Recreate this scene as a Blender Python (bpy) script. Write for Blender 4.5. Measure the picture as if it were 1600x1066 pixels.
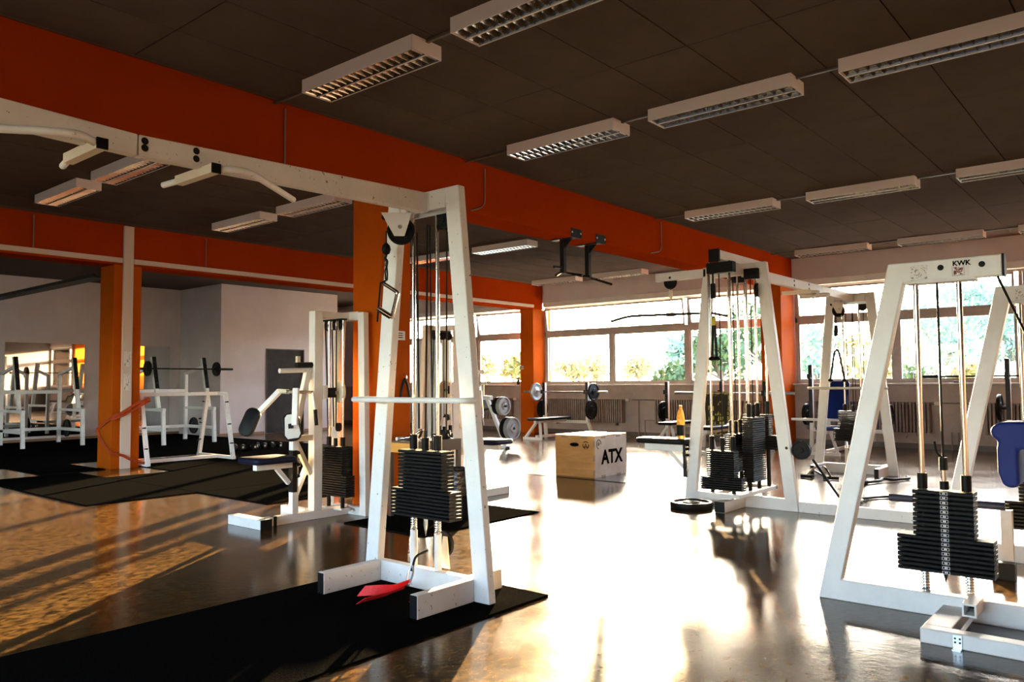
import bpy, bmesh, math, random
from mathutils import Vector, Matrix

random.seed(7)
for o in list(bpy.data.objects):
    bpy.data.objects.remove(o)
SC = bpy.context.scene
COL = SC.collection
PI = math.pi

# ------------------------------------------------------------------ camera
cam_d = bpy.data.cameras.new('camera')
cam = bpy.data.objects.new('camera', cam_d)
COL.objects.link(cam)
cam_d.sensor_width = 36.0
cam_d.lens = 1232.4 / 1600 * 36.0
cam_d.clip_end = 500
YAW, PITCH, ROLL = math.radians(39.97), math.radians(2.973), math.radians(-0.417)
fw = Vector((-math.sin(YAW) * math.cos(PITCH), math.cos(YAW) * math.cos(PITCH), math.sin(PITCH)))
rt = Vector((math.cos(YAW), math.sin(YAW), 0))
up = rt.cross(fw)
r2 = rt * math.cos(ROLL) + up * math.sin(ROLL)
u2 = up * math.cos(ROLL) - rt * math.sin(ROLL)
M = Matrix((r2, u2, -fw)).transposed().to_4x4()
M.translation = (0, 0, 1.2)
cam.matrix_world = M
SC.camera = cam

# ------------------------------------------------------------------ world, sun, exposure
SUN_AZ, SUN_EL = math.radians(32.4), math.radians(6.6)       # azimuth to the left of +Y
SUN_STRENGTH, SKY_STRENGTH = 210.0, 7.5
w = bpy.data.worlds.new('world')
SC.world = w
w.use_nodes = True
nt = w.node_tree
nt.nodes.clear()
sky = nt.nodes.new('ShaderNodeTexSky')
sky.sky_type = 'NISHITA'
sky.sun_disc = False
sky.sun_elevation = math.radians(22)
sky.sun_rotation = -SUN_AZ
sky.altitude = 100
sky.air_density = 1.0
sky.dust_density = 2.0
sky.ozone_density = 1.0
bg = nt.nodes.new('ShaderNodeBackground')
bg.inputs['Strength'].default_value = SKY_STRENGTH
out = nt.nodes.new('ShaderNodeOutputWorld')
nt.links.new(sky.outputs[0], bg.inputs['Color'])
nt.links.new(bg.outputs[0], out.inputs['Surface'])
sun_d = bpy.data.lights.new('sun', 'SUN')
sun_d.energy = SUN_STRENGTH
sun_d.color = (1.0, 0.70, 0.36)
sun_d.angle = math.radians(0.6)
sun = bpy.data.objects.new('sun', sun_d)
COL.objects.link(sun)
sdir = Vector((-math.sin(SUN_AZ) * math.cos(SUN_EL), math.cos(SUN_AZ) * math.cos(SUN_EL), math.sin(SUN_EL)))
sun.rotation_euler = sdir.to_track_quat('Z', 'Y').to_euler()
sun.location = sdir * 60
SC.view_settings.view_transform = 'Standard'
SC.view_settings.look = 'None'
SC.view_settings.exposure = -0.48
SC.view_settings.gamma = 1.0
SC.view_settings.use_curve_mapping = False


# ------------------------------------------------------------------ materials
def mat(name, col, rough=0.5, metal=0.0, spec=0.5, noise=None, bump=None, chips=None, **kw):
    """noise = (scale, colour2, lo, hi[, stretch]); bump = (scale, strength); chips = (colour, scale, threshold)"""
    m = bpy.data.materials.new(name)
    m.use_nodes = True
    t = m.node_tree
    N, L = t.nodes, t.links
    b = N['Principled BSDF']
    b.inputs['Base Color'].default_value = (*col, 1)
    b.inputs['Roughness'].default_value = rough
    b.inputs['Metallic'].default_value = metal
    b.inputs['Specular IOR Level'].default_value = spec
    for k, v in kw.items():
        b.inputs[k.replace('_', ' ')].default_value = v
    tc = N.new('ShaderNodeTexCoord')
    src = None
    if noise:
        n = N.new('ShaderNodeTexNoise')
        n.inputs['Scale'].default_value = noise[0]
        n.inputs['Detail'].default_value = 6
        n.inputs['Roughness'].default_value = 0.65
        if len(noise) > 4:
            mp = N.new('ShaderNodeMapping')
            mp.inputs['Scale'].default_value = noise[4]
            L.new(tc.outputs['Object'], mp.inputs[0])
            L.new(mp.outputs[0], n.inputs['Vector'])
        else:
            L.new(tc.outputs['Object'], n.inputs['Vector'])
        r = N.new('ShaderNodeValToRGB')
        r.color_ramp.elements[0].position = noise[2]
        r.color_ramp.elements[1].position = noise[3]
        r.color_ramp.elements[0].color = (*col, 1)
        r.color_ramp.elements[1].color = (*noise[1], 1)
        L.new(n.outputs['Fac'], r.inputs[0])
        src = r.outputs[0]
    if chips:
        n = N.new('ShaderNodeTexNoise')
        n.inputs['Scale'].default_value = chips[1]
        n.inputs['Detail'].default_value = 8
        n.inputs['Roughness'].default_value = 0.72
        L.new(tc.outputs['Object'], n.inputs['Vector'])
        r = N.new('ShaderNodeValToRGB')
        r.color_ramp.elements[0].position = chips[2]
        r.color_ramp.elements[1].position = chips[2] + 0.015
        L.new(n.outputs['Fac'], r.inputs[0])
        mx = N.new('ShaderNodeMix')
        mx.data_type = 'RGBA'
        L.new(r.outputs[0], mx.inputs[0])
        mx.inputs[6].default_value = (*col, 1)
        if src:
            L.new(src, mx.inputs[6])
        mx.inputs[7].default_value = (*chips[0], 1)
        src = mx.outputs[2]
    if src:
        L.new(src, b.inputs['Base Color'])
    if bump:
        n = N.new('ShaderNodeTexNoise')
        n.inputs['Scale'].default_value = bump[0]
        n.inputs['Detail'].default_value = 5
        L.new(tc.outputs['Object'], n.inputs['Vector'])
        bp = N.new('ShaderNodeBump')
        bp.inputs['Strength'].default_value = bump[1]
        bp.inputs['Distance'].default_value = 0.02
        L.new(n.outputs['Fac'], bp.inputs['Height'])
        L.new(bp.outputs[0], b.inputs['Normal'])
    return m


WHITE = mat('white paint', (0.80, 0.775, 0.75), 0.4, 0, 0.35, noise=(3, (0.68, 0.65, 0.62), 0.4, 0.75))
WORN = mat('worn white paint', (0.80, 0.775, 0.75), 0.42, 0, 0.35, noise=(3, (0.68, 0.65, 0.62), 0.4, 0.75),
           chips=((0.03, 0.025, 0.02), 30, 0.632))
CREAM = mat('cream and sunlit lacquer', (0.72, 0.64, 0.5), 0.4, noise=(4, (0.62, 0.54, 0.42), 0.4, 0.7))
BLACKP = mat('black plastic', (0.004, 0.004, 0.0043), 0.5, 0, 0.12)
BLACKM = mat('black metal', (0.005, 0.005, 0.005), 0.45, 0, 0.18, noise=(25, (0.01, 0.01, 0.01), 0.4, 0.7))
IRON = mat('cast iron plate', (0.0035, 0.0035, 0.0038), 0.5, 0.0, 0.12, noise=(60, (0.008, 0.0078, 0.0078), 0.45, 0.75), bump=(300, 0.1))
CHROME = mat('chrome', (0.62, 0.6, 0.57), 0.14, 1.0)
STEEL = mat('brushed steel', (0.5, 0.5, 0.5), 0.3, 1.0)
VINYL = mat('black vinyl', (0.005, 0.005, 0.0055), 0.5, 0, 0.15, bump=(200, 0.1))
BLUE = mat('blue vinyl', (0.004, 0.016, 0.13), 0.5, 0, 0.15, bump=(200, 0.1))
NAVY = mat('navy vinyl', (0.002, 0.004, 0.02), 0.5, 0, 0.15, bump=(200, 0.1))
RUBBER = mat('rubber mat', (0.0035, 0.0035, 0.0035), 0.95, 0, 0.0, noise=(120, (0.011, 0.0105, 0.0095), 0.5, 0.75), bump=(150, 0.3))
CABLE = mat('black cable', (0.005, 0.005, 0.005), 0.5, 0, 0.15)
RED = mat('red webbing', (0.85, 0.012, 0.015), 0.6, noise=(90, (0.6, 0.006, 0.01), 0.4, 0.7))
BAND = mat('orange band', (0.36, 0.05, 0.01), 0.6, 0, 0.2, noise=(30, (0.24, 0.03, 0.008), 0.4, 0.7))
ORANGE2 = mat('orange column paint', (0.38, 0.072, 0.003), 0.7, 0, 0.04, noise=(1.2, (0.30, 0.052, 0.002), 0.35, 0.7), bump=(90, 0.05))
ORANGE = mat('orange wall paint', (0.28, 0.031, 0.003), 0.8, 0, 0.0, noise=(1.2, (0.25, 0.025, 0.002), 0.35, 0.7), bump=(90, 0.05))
DUCT = mat('painted conduit', (0.16, 0.10, 0.07), 0.6)
TAN = mat('tan duct', (0.55, 0.44, 0.36), 0.5)
WALL = mat('plaster wall', (0.62, 0.56, 0.56), 0.85, 0, 0.1, noise=(1.5, (0.55, 0.49, 0.49), 0.35, 0.7), bump=(120, 0.12),
           chips=((0.18, 0.14, 0.12), 2.2, 0.72))
WALLD = mat('lower wall paint', (0.36, 0.29, 0.27), 0.7, 0, 0.2, noise=(2.2, (0.26, 0.20, 0.18), 0.4, 0.75), bump=(90, 0.1),
            chips=((0.12, 0.09, 0.075), 3.5, 0.7))
CEIL = mat('ceiling panel', (0.085, 0.067, 0.06), 0.95, 0, 0.0, noise=(0.9, (0.06, 0.047, 0.042), 0.35, 0.7), bump=(110, 0.25))
CEILB = mat('ceiling slab', (0.10, 0.08, 0.07), 0.9, 0, 0.0, bump=(80, 0.2))
FRAME = mat('window frame paint', (0.42, 0.38, 0.37), 0.45, noise=(4, (0.34, 0.3, 0.29), 0.4, 0.7))
LAMPW = mat('lamp housing', (0.74, 0.66, 0.64), 0.45)
LAMPIN = mat('lamp inner', (0.02, 0.02, 0.02), 0.4)
TROUGH = mat('trough mirror', (0.10, 0.10, 0.10), 0.25, 1.0)  # mirror metal darkened to imitate reflecting a dark floor
REFL = mat('louvre reflector', (0.92, 0.92, 0.92), 0.16, 1.0)
RAD = mat('radiator paint', (0.2, 0.165, 0.155), 0.6, 0, 0.2, noise=(4, (0.14, 0.11, 0.10), 0.4, 0.7))
DOOR = mat('door laminate', (0.02, 0.015, 0.012), 0.6, 0, 0.15, noise=(2, (0.045, 0.038, 0.034), 0.4, 0.7))
WOOD = mat('birch plywood', (0.40, 0.24, 0.095), 0.55, 0, 0.2, noise=(2.5, (0.25, 0.14, 0.055), 0.35, 0.75, (1, 1, 6)),
           chips=((0.10, 0.07, 0.05), 6, 0.72))
WOODE = mat('ply edge', (0.2, 0.13, 0.08), 0.6)
TABLEW = mat('table edge wood', (0.55, 0.28, 0.05), 0.4, noise=(3, (0.42, 0.2, 0.03), 0.3, 0.7, (1, 8, 8)))
TABLET = mat('dark table top', (0.05, 0.03, 0.02), 0.35)
INK = mat('black ink', (0.004, 0.004, 0.004), 0.8, 0, 0.0)
STICK = mat('sticker paper', (0.75, 0.7, 0.67), 0.5)
STICKR = mat('sticker art', (0.78, 0.72, 0.68), 0.5, chips=((0.16, 0.02, 0.02), 70, 0.5))
STICKG = mat('sticker drawing', (0.74, 0.69, 0.65), 0.5, chips=((0.2, 0.17, 0.16), 70, 0.55))
PAPER = mat('notice paper', (0.66, 0.58, 0.5), 0.7, noise=(60, (0.2, 0.17, 0.15), 0.55, 0.6, (1, 1, 0.3)))
MIRROR = mat('mirror silver', (0.86, 0.88, 0.88), 0.02, 1.0)
BAG = mat('black bin liner', (0.012, 0.013, 0.015), 0.22, 0, 0.7, bump=(14, 0.8))
LEAFG = mat('green leaves', (0.022, 0.055, 0.009), 0.6, noise=(1.6, (0.05, 0.085, 0.014), 0.35, 0.7))
LEAFY = mat('yellow leaves', (0.2, 0.14, 0.015), 0.6, noise=(1.6, (0.13, 0.11, 0.015), 0.35, 0.7))
LEAFP = mat('haze washed leaves', (0.26, 0.20, 0.07), 0.6, noise=(1.6, (0.2, 0.16, 0.05), 0.35, 0.7))  # haze over the distant trees is put into this pale leaf colour
LEAFB = mat('washed blue green leaves', (0.10, 0.18, 0.13), 0.6, noise=(1.6, (0.16, 0.25, 0.18), 0.35, 0.7))  # leaf colour lightened to imitate the washed-out view on the right
BARK = mat('bark', (0.10, 0.075, 0.05), 0.8, bump=(30, 0.5))
GRASS = mat('meadow', (0.55, 0.52, 0.38), 0.9, noise=(0.6, (0.42, 0.44, 0.28), 0.35, 0.7))
ORJUICE = mat('orange drink', (1.0, 0.66, 0.16), 0.15, Transmission_Weight=0.75, IOR=1.2)
PET = mat('clear bottle', (0.95, 0.95, 0.93), 0.08, Transmission_Weight=0.9, IOR=1.15)
SKIRT = mat('dark skirting', (0.06, 0.045, 0.04), 0.5)
WSKIRT = mat('wood skirting', (0.2, 0.11, 0.06), 0.5)
PLATEW = mat('grey plate face', (0.32, 0.34, 0.36), 0.4, 0.3)


def floor_material():
    m = mat('marbled floor', (0.05, 0.03, 0.016), 0.2)
    t = m.node_tree
    N, L = t.nodes, t.links
    b = N['Principled BSDF']
    tc = N.new('ShaderNodeTexCoord')
    n1 = N.new('ShaderNodeTexNoise')
    n1.inputs['Scale'].default_value = 1.3
    n1.inputs['Detail'].default_value = 8
    n1.inputs['Roughness'].default_value = 0.6
    mp = N.new('ShaderNodeMapping')
    mp.inputs['Scale'].default_value = (7, 4.5, 1)
    mp.inputs['Rotation'].default_value = (0, 0, 0.25)
    n2 = N.new('ShaderNodeTexNoise')
    n2.inputs['Scale'].default_value = 3.5
    n2.inputs['Detail'].default_value = 8
    n2.inputs['Roughness'].default_value = 0.7
    n2.inputs['Distortion'].default_value = 0.6
    L.new(tc.outputs['Object'], n1.inputs['Vector'])
    L.new(tc.outputs['Object'], mp.inputs[0])
    L.new(mp.outputs[0], n2.inputs['Vector'])
    r = N.new('ShaderNodeValToRGB')
    r.color_ramp.elements[0].position = 0.40
    r.color_ramp.elements[0].color = (0.007, 0.004, 0.002, 1)
    r.color_ramp.elements[1].position = 0.62
    r.color_ramp.elements[1].color = (0.12, 0.066, 0.020, 1)
    L.new(n2.outputs['Fac'], r.inputs[0])
    L.new(r.outputs[0], b.inputs['Base Color'])
    rr = N.new('ShaderNodeMapRange')
    rr.inputs['From Min'].default_value = 0.3
    rr.inputs['From Max'].default_value = 0.7
    rr.inputs['To Min'].default_value = 0.11
    rr.inputs['To Max'].default_value = 0.20
    L.new(n1.outputs['Fac'], rr.inputs['Value'])
    L.new(rr.outputs[0], b.inputs['Roughness'])
    n3 = N.new('ShaderNodeTexNoise')
    n3.inputs['Scale'].default_value = 34
    n3.inputs['Detail'].default_value = 5
    L.new(tc.outputs['Object'], n3.inputs['Vector'])
    bp = N.new('ShaderNodeBump')
    bp.inputs['Strength'].default_value = 0.05
    bp.inputs['Distance'].default_value = 0.010
    L.new(n3.outputs['Fac'], bp.inputs['Height'])
    L.new(bp.outputs[0], b.inputs['Normal'])
    b.inputs['Specular IOR Level'].default_value = 0.3
    return m


FLOOR = floor_material()


def glass_material():
    m = bpy.data.materials.new('window glass')
    m.use_nodes = True
    t = m.node_tree
    t.nodes.clear()
    o = t.nodes.new('ShaderNodeOutputMaterial')
    tr = t.nodes.new('ShaderNodeBsdfTransparent')
    tr.inputs[0].default_value = (0.97, 0.97, 0.96, 1)
    gl = t.nodes.new('ShaderNodeBsdfGlossy')
    gl.inputs['Roughness'].default_value = 0.02
    fr = t.nodes.new('ShaderNodeFresnel')
    fr.inputs[0].default_value = 1.35
    mx = t.nodes.new('ShaderNodeMixShader')
    t.links.new(fr.outputs[0], mx.inputs[0])
    t.links.new(tr.outputs[0], mx.inputs[1])
    t.links.new(gl.outputs[0], mx.inputs[2])
    t.links.new(mx.outputs[0], o.inputs[0])
    return m


GLASS = glass_material()


def towel_material():
    m = mat('hexagon towel', (0.55, 0.45, 0.06), 0.9)
    t = m.node_tree
    N, L = t.nodes, t.links
    tc = N.new('ShaderNodeTexCoord')
    v = N.new('ShaderNodeTexVoronoi')
    v.feature = 'DISTANCE_TO_EDGE'
    v.inputs['Scale'].default_value = 11
    v.inputs['Randomness'].default_value = 0.25
    L.new(tc.outputs['Object'], v.inputs['Vector'])
    r = N.new('ShaderNodeValToRGB')
    r.color_ramp.elements[0].position = 0.10
    r.color_ramp.elements[0].color = (0.02, 0.018, 0.01, 1)
    r.color_ramp.elements[1].position = 0.13
    r.color_ramp.elements[1].color = (0.5, 0.42, 0.07, 1)
    L.new(v.outputs['Distance'], r.inputs[0])
    L.new(r.outputs[0], N['Principled BSDF'].inputs['Base Color'])
    return m


TOWEL = towel_material()


# ------------------------------------------------------------------ mesh helpers
class MB:
    def __init__(s):
        s.v, s.f, s.sm = [], [], []

    def add(s, vs, fs, smooth=False):
        n = len(s.v)
        s.v += [tuple(v) for v in vs]
        s.f += [tuple(i + n for i in f) for f in fs]
        s.sm += [smooth] * len(fs)
        return s

    def box(s, x0, x1, y0, y1, z0, z1):
        return s.hexa([(x0, y0, z0), (x1, y0, z0), (x1, y1, z0), (x0, y1, z0)],
                      [(x0, y0, z1), (x1, y0, z1), (x1, y1, z1), (x0, y1, z1)])

    def hexa(s, a, b):
        return s.add(list(a) + list(b), [(3, 2, 1, 0), (4, 5, 6, 7), (0, 1, 5, 4), (1, 2, 6, 5), (2, 3, 7, 6), (3, 0, 4, 7)])

    def bar(s, p, q, w, h, upv=(0, 0, 1)):
        p, q = Vector(p), Vector(q)
        d = (q - p).normalized()
        side = d.cross(Vector(upv))
        if side.length < 1e-4:
            side = d.cross(Vector((0, 1, 0)))
        side.normalize()
        u = side.cross(d)
        c = [side * (a * w / 2) + u * (b * h / 2) for a, b in ((-1, -1), (1, -1), (1, 1), (-1, 1))]
        return s.hexa([p + k for k in c], [q + k for k in c])

    def prism(s, pts, vec):
        n = len(pts)
        vec = Vector(vec)
        vs = [Vector(p) for p in pts] + [Vector(p) + vec for p in pts]
        fs = [tuple(range(n))[::-1], tuple(range(n, 2 * n))] + [(i, (i + 1) % n, n + (i + 1) % n, n + i) for i in range(n)]
        return s.add(vs, fs)

    def tube(s, pts, r, n=10, caps=True):
        pts = [Vector(p) for p in pts]
        rings = []
        prev = None
        for i, p in enumerate(pts):
            if i == 0:
                d = pts[1] - pts[0]
            elif i == len(pts) - 1:
                d = pts[-1] - pts[-2]
            else:
                d = (pts[i + 1] - p).normalized() + (p - pts[i - 1]).normalized()
            if d.length < 1e-9:
                d = pts[i] - pts[i - 1]
            d.normalize()
            if prev is None:
                a = d.orthogonal().normalized()
            else:
                a = (prev - d * prev.dot(d))
                a = a.normalized() if a.length > 1e-6 else d.orthogonal().normalized()
            prev = a
            b = d.cross(a)
            rr = r[i] if isinstance(r, (list, tuple)) else r
            rings.append([p + (a * math.cos(2 * PI * k / n) + b * math.sin(2 * PI * k / n)) * rr for k in range(n)])
        vs = [v for ring in rings for v in ring]
        fs = []
        for i in range(len(pts) - 1):
            for k in range(n):
                fs.append((i * n + k, i * n + (k + 1) % n, (i + 1) * n + (k + 1) % n, (i + 1) * n + k))
        s.add(vs, fs, True)
        if caps:
            s.add(rings[0], [tuple(range(n))[::-1]])
            s.add(rings[-1], [tuple(range(n))])
        return s

    def lathe(s, prof, o=(0, 0, 0), axis=(0, 0, 1), n=24, smooth=True, closed=False):
        o, ax = Vector(o), Vector(axis).normalized()
        a = ax.orthogonal().normalized()
        b = ax.cross(a)
        m = len(prof)
        vs = [o + ax * t + (a * math.cos(2 * PI * k / n) + b * math.sin(2 * PI * k / n)) * max(r, 1e-4) for r, t in prof for k in range(n)]
        fs = []
        for i in range(m if closed else m - 1):
            j = (i + 1) % m
            for k in range(n):
                fs.append((i * n + k, i * n + (k + 1) % n, j * n + (k + 1) % n, j * n + k))
        return s.add(vs, fs, smooth)

    def build(s, name, m, parent=None, loc=(0, 0, 0), rot=(0, 0, 0), bev=0, seg=2, mesh=None):
        if mesh is None:
            mesh = bpy.data.meshes.new(name)
            mesh.from_pydata([tuple(v) for v in s.v], [], s.f)
            mesh.polygons.foreach_set('use_smooth', s.sm)
            bm = bmesh.new()
            bm.from_mesh(mesh)
            bmesh.ops.recalc_face_normals(bm, faces=bm.faces)
            bm.to_mesh(mesh)
            bm.free()
            if any(s.sm):
                mesh.set_sharp_from_angle(angle=math.radians(40))
            mesh.materials.append(m)
        o = bpy.data.objects.new(name, mesh)
        COL.objects.link(o)
        o.location = loc
        o.rotation_euler = rot
        if parent is not None:
            o.parent = parent
        if bev:
            b = o.modifiers.new('bevel', 'BEVEL')
            b.width = bev
            b.segments = seg
            b.limit_method = 'ANGLE'
            b.angle_limit = math.radians(35)
        return o


def again(mesh_obj, parent, loc, rot=(0, 0, 0), name=None):
    o = mesh_obj.copy()
    COL.objects.link(o)
    o.parent = parent
    o.location = loc
    o.rotation_euler = rot
    return o


def tag(o, label, cat, group=None):
    o['label'] = label
    o['category'] = cat
    if group:
        o['group'] = group
    return o


def thing(name, label, cat, loc=(0, 0, 0), rz=0, group=None):
    o = bpy.data.objects.new(name, None)
    o.empty_display_size = 0.1
    COL.objects.link(o)
    o.location = loc
    o.rotation_euler = (0, 0, rz)
    return tag(o, label, cat, group)


def struct_empty(name, loc=(0, 0, 0)):
    o = bpy.data.objects.new(name, None)
    o.empty_display_size = 0.1
    COL.objects.link(o)
    o.location = loc
    o['kind'] = 'structure'
    return o


def struct(name, mb, m, bev=0):
    o = mb.build(name, m, bev=bev)
    o['kind'] = 'structure'
    return o


def copy_tree(o, parent=None):
    c = o.copy()
    COL.objects.link(c)
    if parent is not None:
        c.parent = parent
    for ch in list(o.children):
        copy_tree(ch, c)
    return c


def arc(pts, r=0.05, n=5):
    """round the corners of a polyline"""
    pts = [Vector(p) for p in pts]
    res = [pts[0]]
    for i in range(1, len(pts) - 1):
        a, b, c = pts[i - 1], pts[i], pts[i + 1]
        ra = min(r, (a - b).length * 0.45)
        rc = min(r, (c - b).length * 0.45)
        p0 = b + (a - b).normalized() * ra
        p2 = b + (c - b).normalized() * rc
        for k in range(n + 1):
            t = k / n
            res.append(p0 * (1 - t) ** 2 + b * 2 * t * (1 - t) + p2 * t * t)
    res.append(pts[-1])
    return res


def helix(o, r, h, turns, n=10):
    o = Vector(o)
    return [o + Vector((r * math.cos(2 * PI * i / n), r * math.sin(2 * PI * i / n), h * i / (turns * n))) for i in range(turns * n + 1)]


def pad_mb(x0, x1, y0, y1, z0, z1, r=0.04, e=0.015):
    """upholstered pad: rounded corners in plan, softened edges top and bottom"""
    m = MB()

    def ring(ins, z):
        pts = []
        rr = max(r - ins, 0.004)
        for cx, cy, a0 in ((x1 - r, y1 - r, 0), (x0 + r, y1 - r, PI / 2), (x0 + r, y0 + r, PI), (x1 - r, y0 + r, 1.5 * PI)):
            for k in range(6):
                a = a0 + PI / 2 * k / 5
                pts.append((cx + rr * math.cos(a), cy + rr * math.sin(a), z))
        return pts
    rings = [ring(e, z0), ring(e * 0.3, z0 + e * 0.3), ring(0, z0 + e), ring(0, z1 - e), ring(e * 0.3, z1 - e * 0.3), ring(e, z1)]
    n = len(rings[0])
    vs = [p for rg in rings for p in rg]
    fs = []
    for i in range(len(rings) - 1):
        for k in range(n):
            fs.append((i * n + k, i * n + (k + 1) % n, (i + 1) * n + (k + 1) % n, (i + 1) * n + k))
    fs.append(tuple(range(n))[::-1])
    fs.append(tuple(range((len(rings) - 1) * n, len(rings) * n)))
    m.add(vs, fs, True)
    return m


def text_mesh(body, size, depth=0.0015, offset=0.0):
    c = bpy.data.curves.new('lettering', 'FONT')
    c.body = body
    c.size = size
    c.extrude = depth
    c.offset = offset
    c.align_x = 'CENTER'
    c.align_y = 'CENTER'
    o = bpy.data.objects.new('lettering', c)
    COL.objects.link(o)
    bpy.context.view_layer.update()
    dg = bpy.context.evaluated_depsgraph_get()
    me = bpy.data.meshes.new_from_object(o.evaluated_get(dg))
    bpy.data.objects.remove(o)
    return me


def text_obj(body, size, m, parent, loc, rot, name='lettering', offset=0.0):
    me = text_mesh(body, size, offset=offset)
    me.materials.clear()
    me.materials.append(m)
    o = bpy.data.objects.new(name, me)
    COL.objects.link(o)
    o.parent = parent
    o.location = loc
    o.rotation_euler = rot
    return o


# ------------------------------------------------------------------ setting
XL, XR, YB, YW, ZC = -18.7, 4.6, -5.0, 15.0, 3.5
struct('floor', MB().box(-21, XR, YB, YW + 0.3, -0.1, 0.0), FLOOR)
ceiling = struct('ceiling', MB().box(-21, XR, YB, YW + 0.3, ZC + 0.02, ZC + 0.2), CEILB)

# ceiling boards with open joints, rows running to the windows
panel_mesh = None
YL = [0.05 + 2.4 * k for k in range(7)]


def ceil_board(x0, x1, y0, y1):
    key = (round(x1 - x0, 3), round(y1 - y0, 3))
    g = 0.005
    if key not in ceil_cache:
        o = MB().box(g, x1 - x0 - g, g, y1 - y0 - g, 0, 0.02).build('ceiling_board', CEIL, ceiling, loc=(x0, y0, ZC + random.uniform(-0.0015, 0.0015)))
        ceil_cache[key] = o
    else:
        again(ceil_cache[key], ceiling, (x0, y0, ZC + random.uniform(-0.0015, 0.0015)))


ceil_cache = {}
for xs, n in ((-5.48, 10), (-11.35, 9)):
    for i in range(n):
        for k in range(6):
            ceil_board(xs + 0.6 * i, xs + 0.6 * i + 0.6, YL[k], YL[k + 1])

# window wall (Y = 15): sill wall, head band, posts between the bays
wall_back = struct('wall_back', MB().box(-21, XR, YW, YW + 0.3, 0, 1.1), WALLD)
MB().box(-21, XR, YW, YW + 0.3, 3.1, ZC + 0.02).build('wall_head', WALL, wall_back)
struct('wall_left', MB().box(XL - 0.2, XL, YB, 9.6, 0, ZC + 0.02), WALL)
struct('wall_left_return', MB().box(XL - 0.2, -16.8, 9.6, 9.8, 0, ZC + 0.02), WALL)
wdoor = MB()
wdoor.box(-17.0, -16.8, 9.8, 10.78, 0, ZC + 0.02)
wdoor.box(-17.0, -16.8, 11.87, 12.9, 0, ZC + 0.02)
wdoor.box(-17.0, -16.8, 10.78, 11.87, 2.05, ZC + 0.02)
struct('wall_left_door', wdoor, WALL)
struct('wall_far_left', MB().box(-21.2, -21, YB, YW + 0.3, 0, ZC + 0.02), WALL)
struct('wall_right', MB().box(XR, XR + 0.2, YB, YW + 0.3, 0, ZC + 0.2), mat('dark right wall', (0.09, 0.06, 0.05), 0.7))  # out of view; dark colour chosen to cut sun bounce onto the beam
struct('wall_front', MB().box(-21, XR, YB - 0.2, YB, 0, 1.0).box(-21, XR, YB - 0.2, YB, 2.6, ZC + 0.2).box(-21, -11.0, YB - 0.2, YB, 1.0, 2.6).box(-6.2, -5.5, YB - 0.2, YB, 1.0, 2.6).box(-0.2, XR, YB - 0.2, YB, 1.0, 2.6), WALL)  # out of view; openings added so skylight fills the camera-facing faces
struct('baseboard_back', MB().box(-21, XR, YW - 0.015, YW, 0, 0.09), SKIRT)
struct('baseboard_left', MB().box(XL, XL + 0.015, YB, 9.6, 0, 0.06), WSKIRT)
struct('baseboard_door', MB().box(-16.8, -16.785, 9.6, 10.75, 0, 0.06).box(-16.8, -16.785, 11.9, 12.9, 0, 0.06), WSKIRT)

door = struct_empty('door_1', (-16.86, 10.8, 0))
MB().box(0, 0.04, 0.0, 1.05, 0.01, 2.03).build('leaf', DOOR, door)
MB().box(0.0, 0.075, -0.02, 0.0, 0, 2.05).box(0.0, 0.075, 1.05, 1.07, 0, 2.05).box(0.0, 0.075, -0.02, 1.07, 2.03, 2.05).build('door_frame', SKIRT, door)
hd = MB().tube(arc([(0.04, 0.96, 1.05), (0.09, 0.96, 1.05), (0.09, 0.85, 1.05)], 0.02), 0.01).build('door_handle', STEEL, door)

# beams and columns
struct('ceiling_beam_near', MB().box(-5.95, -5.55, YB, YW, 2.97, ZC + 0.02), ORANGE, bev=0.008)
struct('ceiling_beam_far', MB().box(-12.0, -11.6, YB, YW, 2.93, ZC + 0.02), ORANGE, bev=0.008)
struct('trim_beam_duct', MB().box(-11.6, -11.565, YB, 5.07, 2.96, 3.03).box(-11.6, -11.565, 5.23, 14.62, 2.96, 3.03), TAN, bev=0.004)
struct('column_near', MB().box(-5.95, -5.55, 4.75, 5.12, 0, 2.97), ORANGE2, bev=0.01)
struct('column_far', MB().box(-12.05, -11.6, 4.96, 5.36, 0, 2.93), ORANGE2, bev=0.01)
struct('column_window_near', MB().box(-5.95, -5.55, 14.4, YW + 0.3, 0, 2.97), ORANGE2, bev=0.01)
struct('column_window_far', MB().box(-12.0, -11.6, 14.62, YW + 0.3, 0, 2.93), ORANGE2, bev=0.01)
struct('column_window_right', MB().box(0.1, 0.5, 14.4, YW + 0.3, 0, 3.5), ORANGE2, bev=0.01)
struct('trim_column_duct', MB().box(-11.6, -11.56, 5.08, 5.22, 0, ZC), TAN, bev=0.004)
for i, (y, pts) in enumerate([(3.715, [(0, 3.47), (0, 2.985)]), (6.18, [(0, 3.47), (0, 3.06), (-0.22, 2.985)]), (9.95, [(0, 3.47), (0, 3.05), (-0.3, 2.985)])]):
    p = [(-5.54, y + a, z) for a, z in pts]
    struct('trim_conduit', MB().tube(arc(p, 0.1) if len(p) > 2 else p, 0.007, 8), DUCT)
for y in (3.9, 6.35, 10.2):
    struct('trim_conduit_far', MB().tube([(-11.585, y, 3.48), (-11.585, y, 3.03)], 0.009, 8), DUCT)

# windows -----------------------------------------------------------
FD = 0.07


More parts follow.
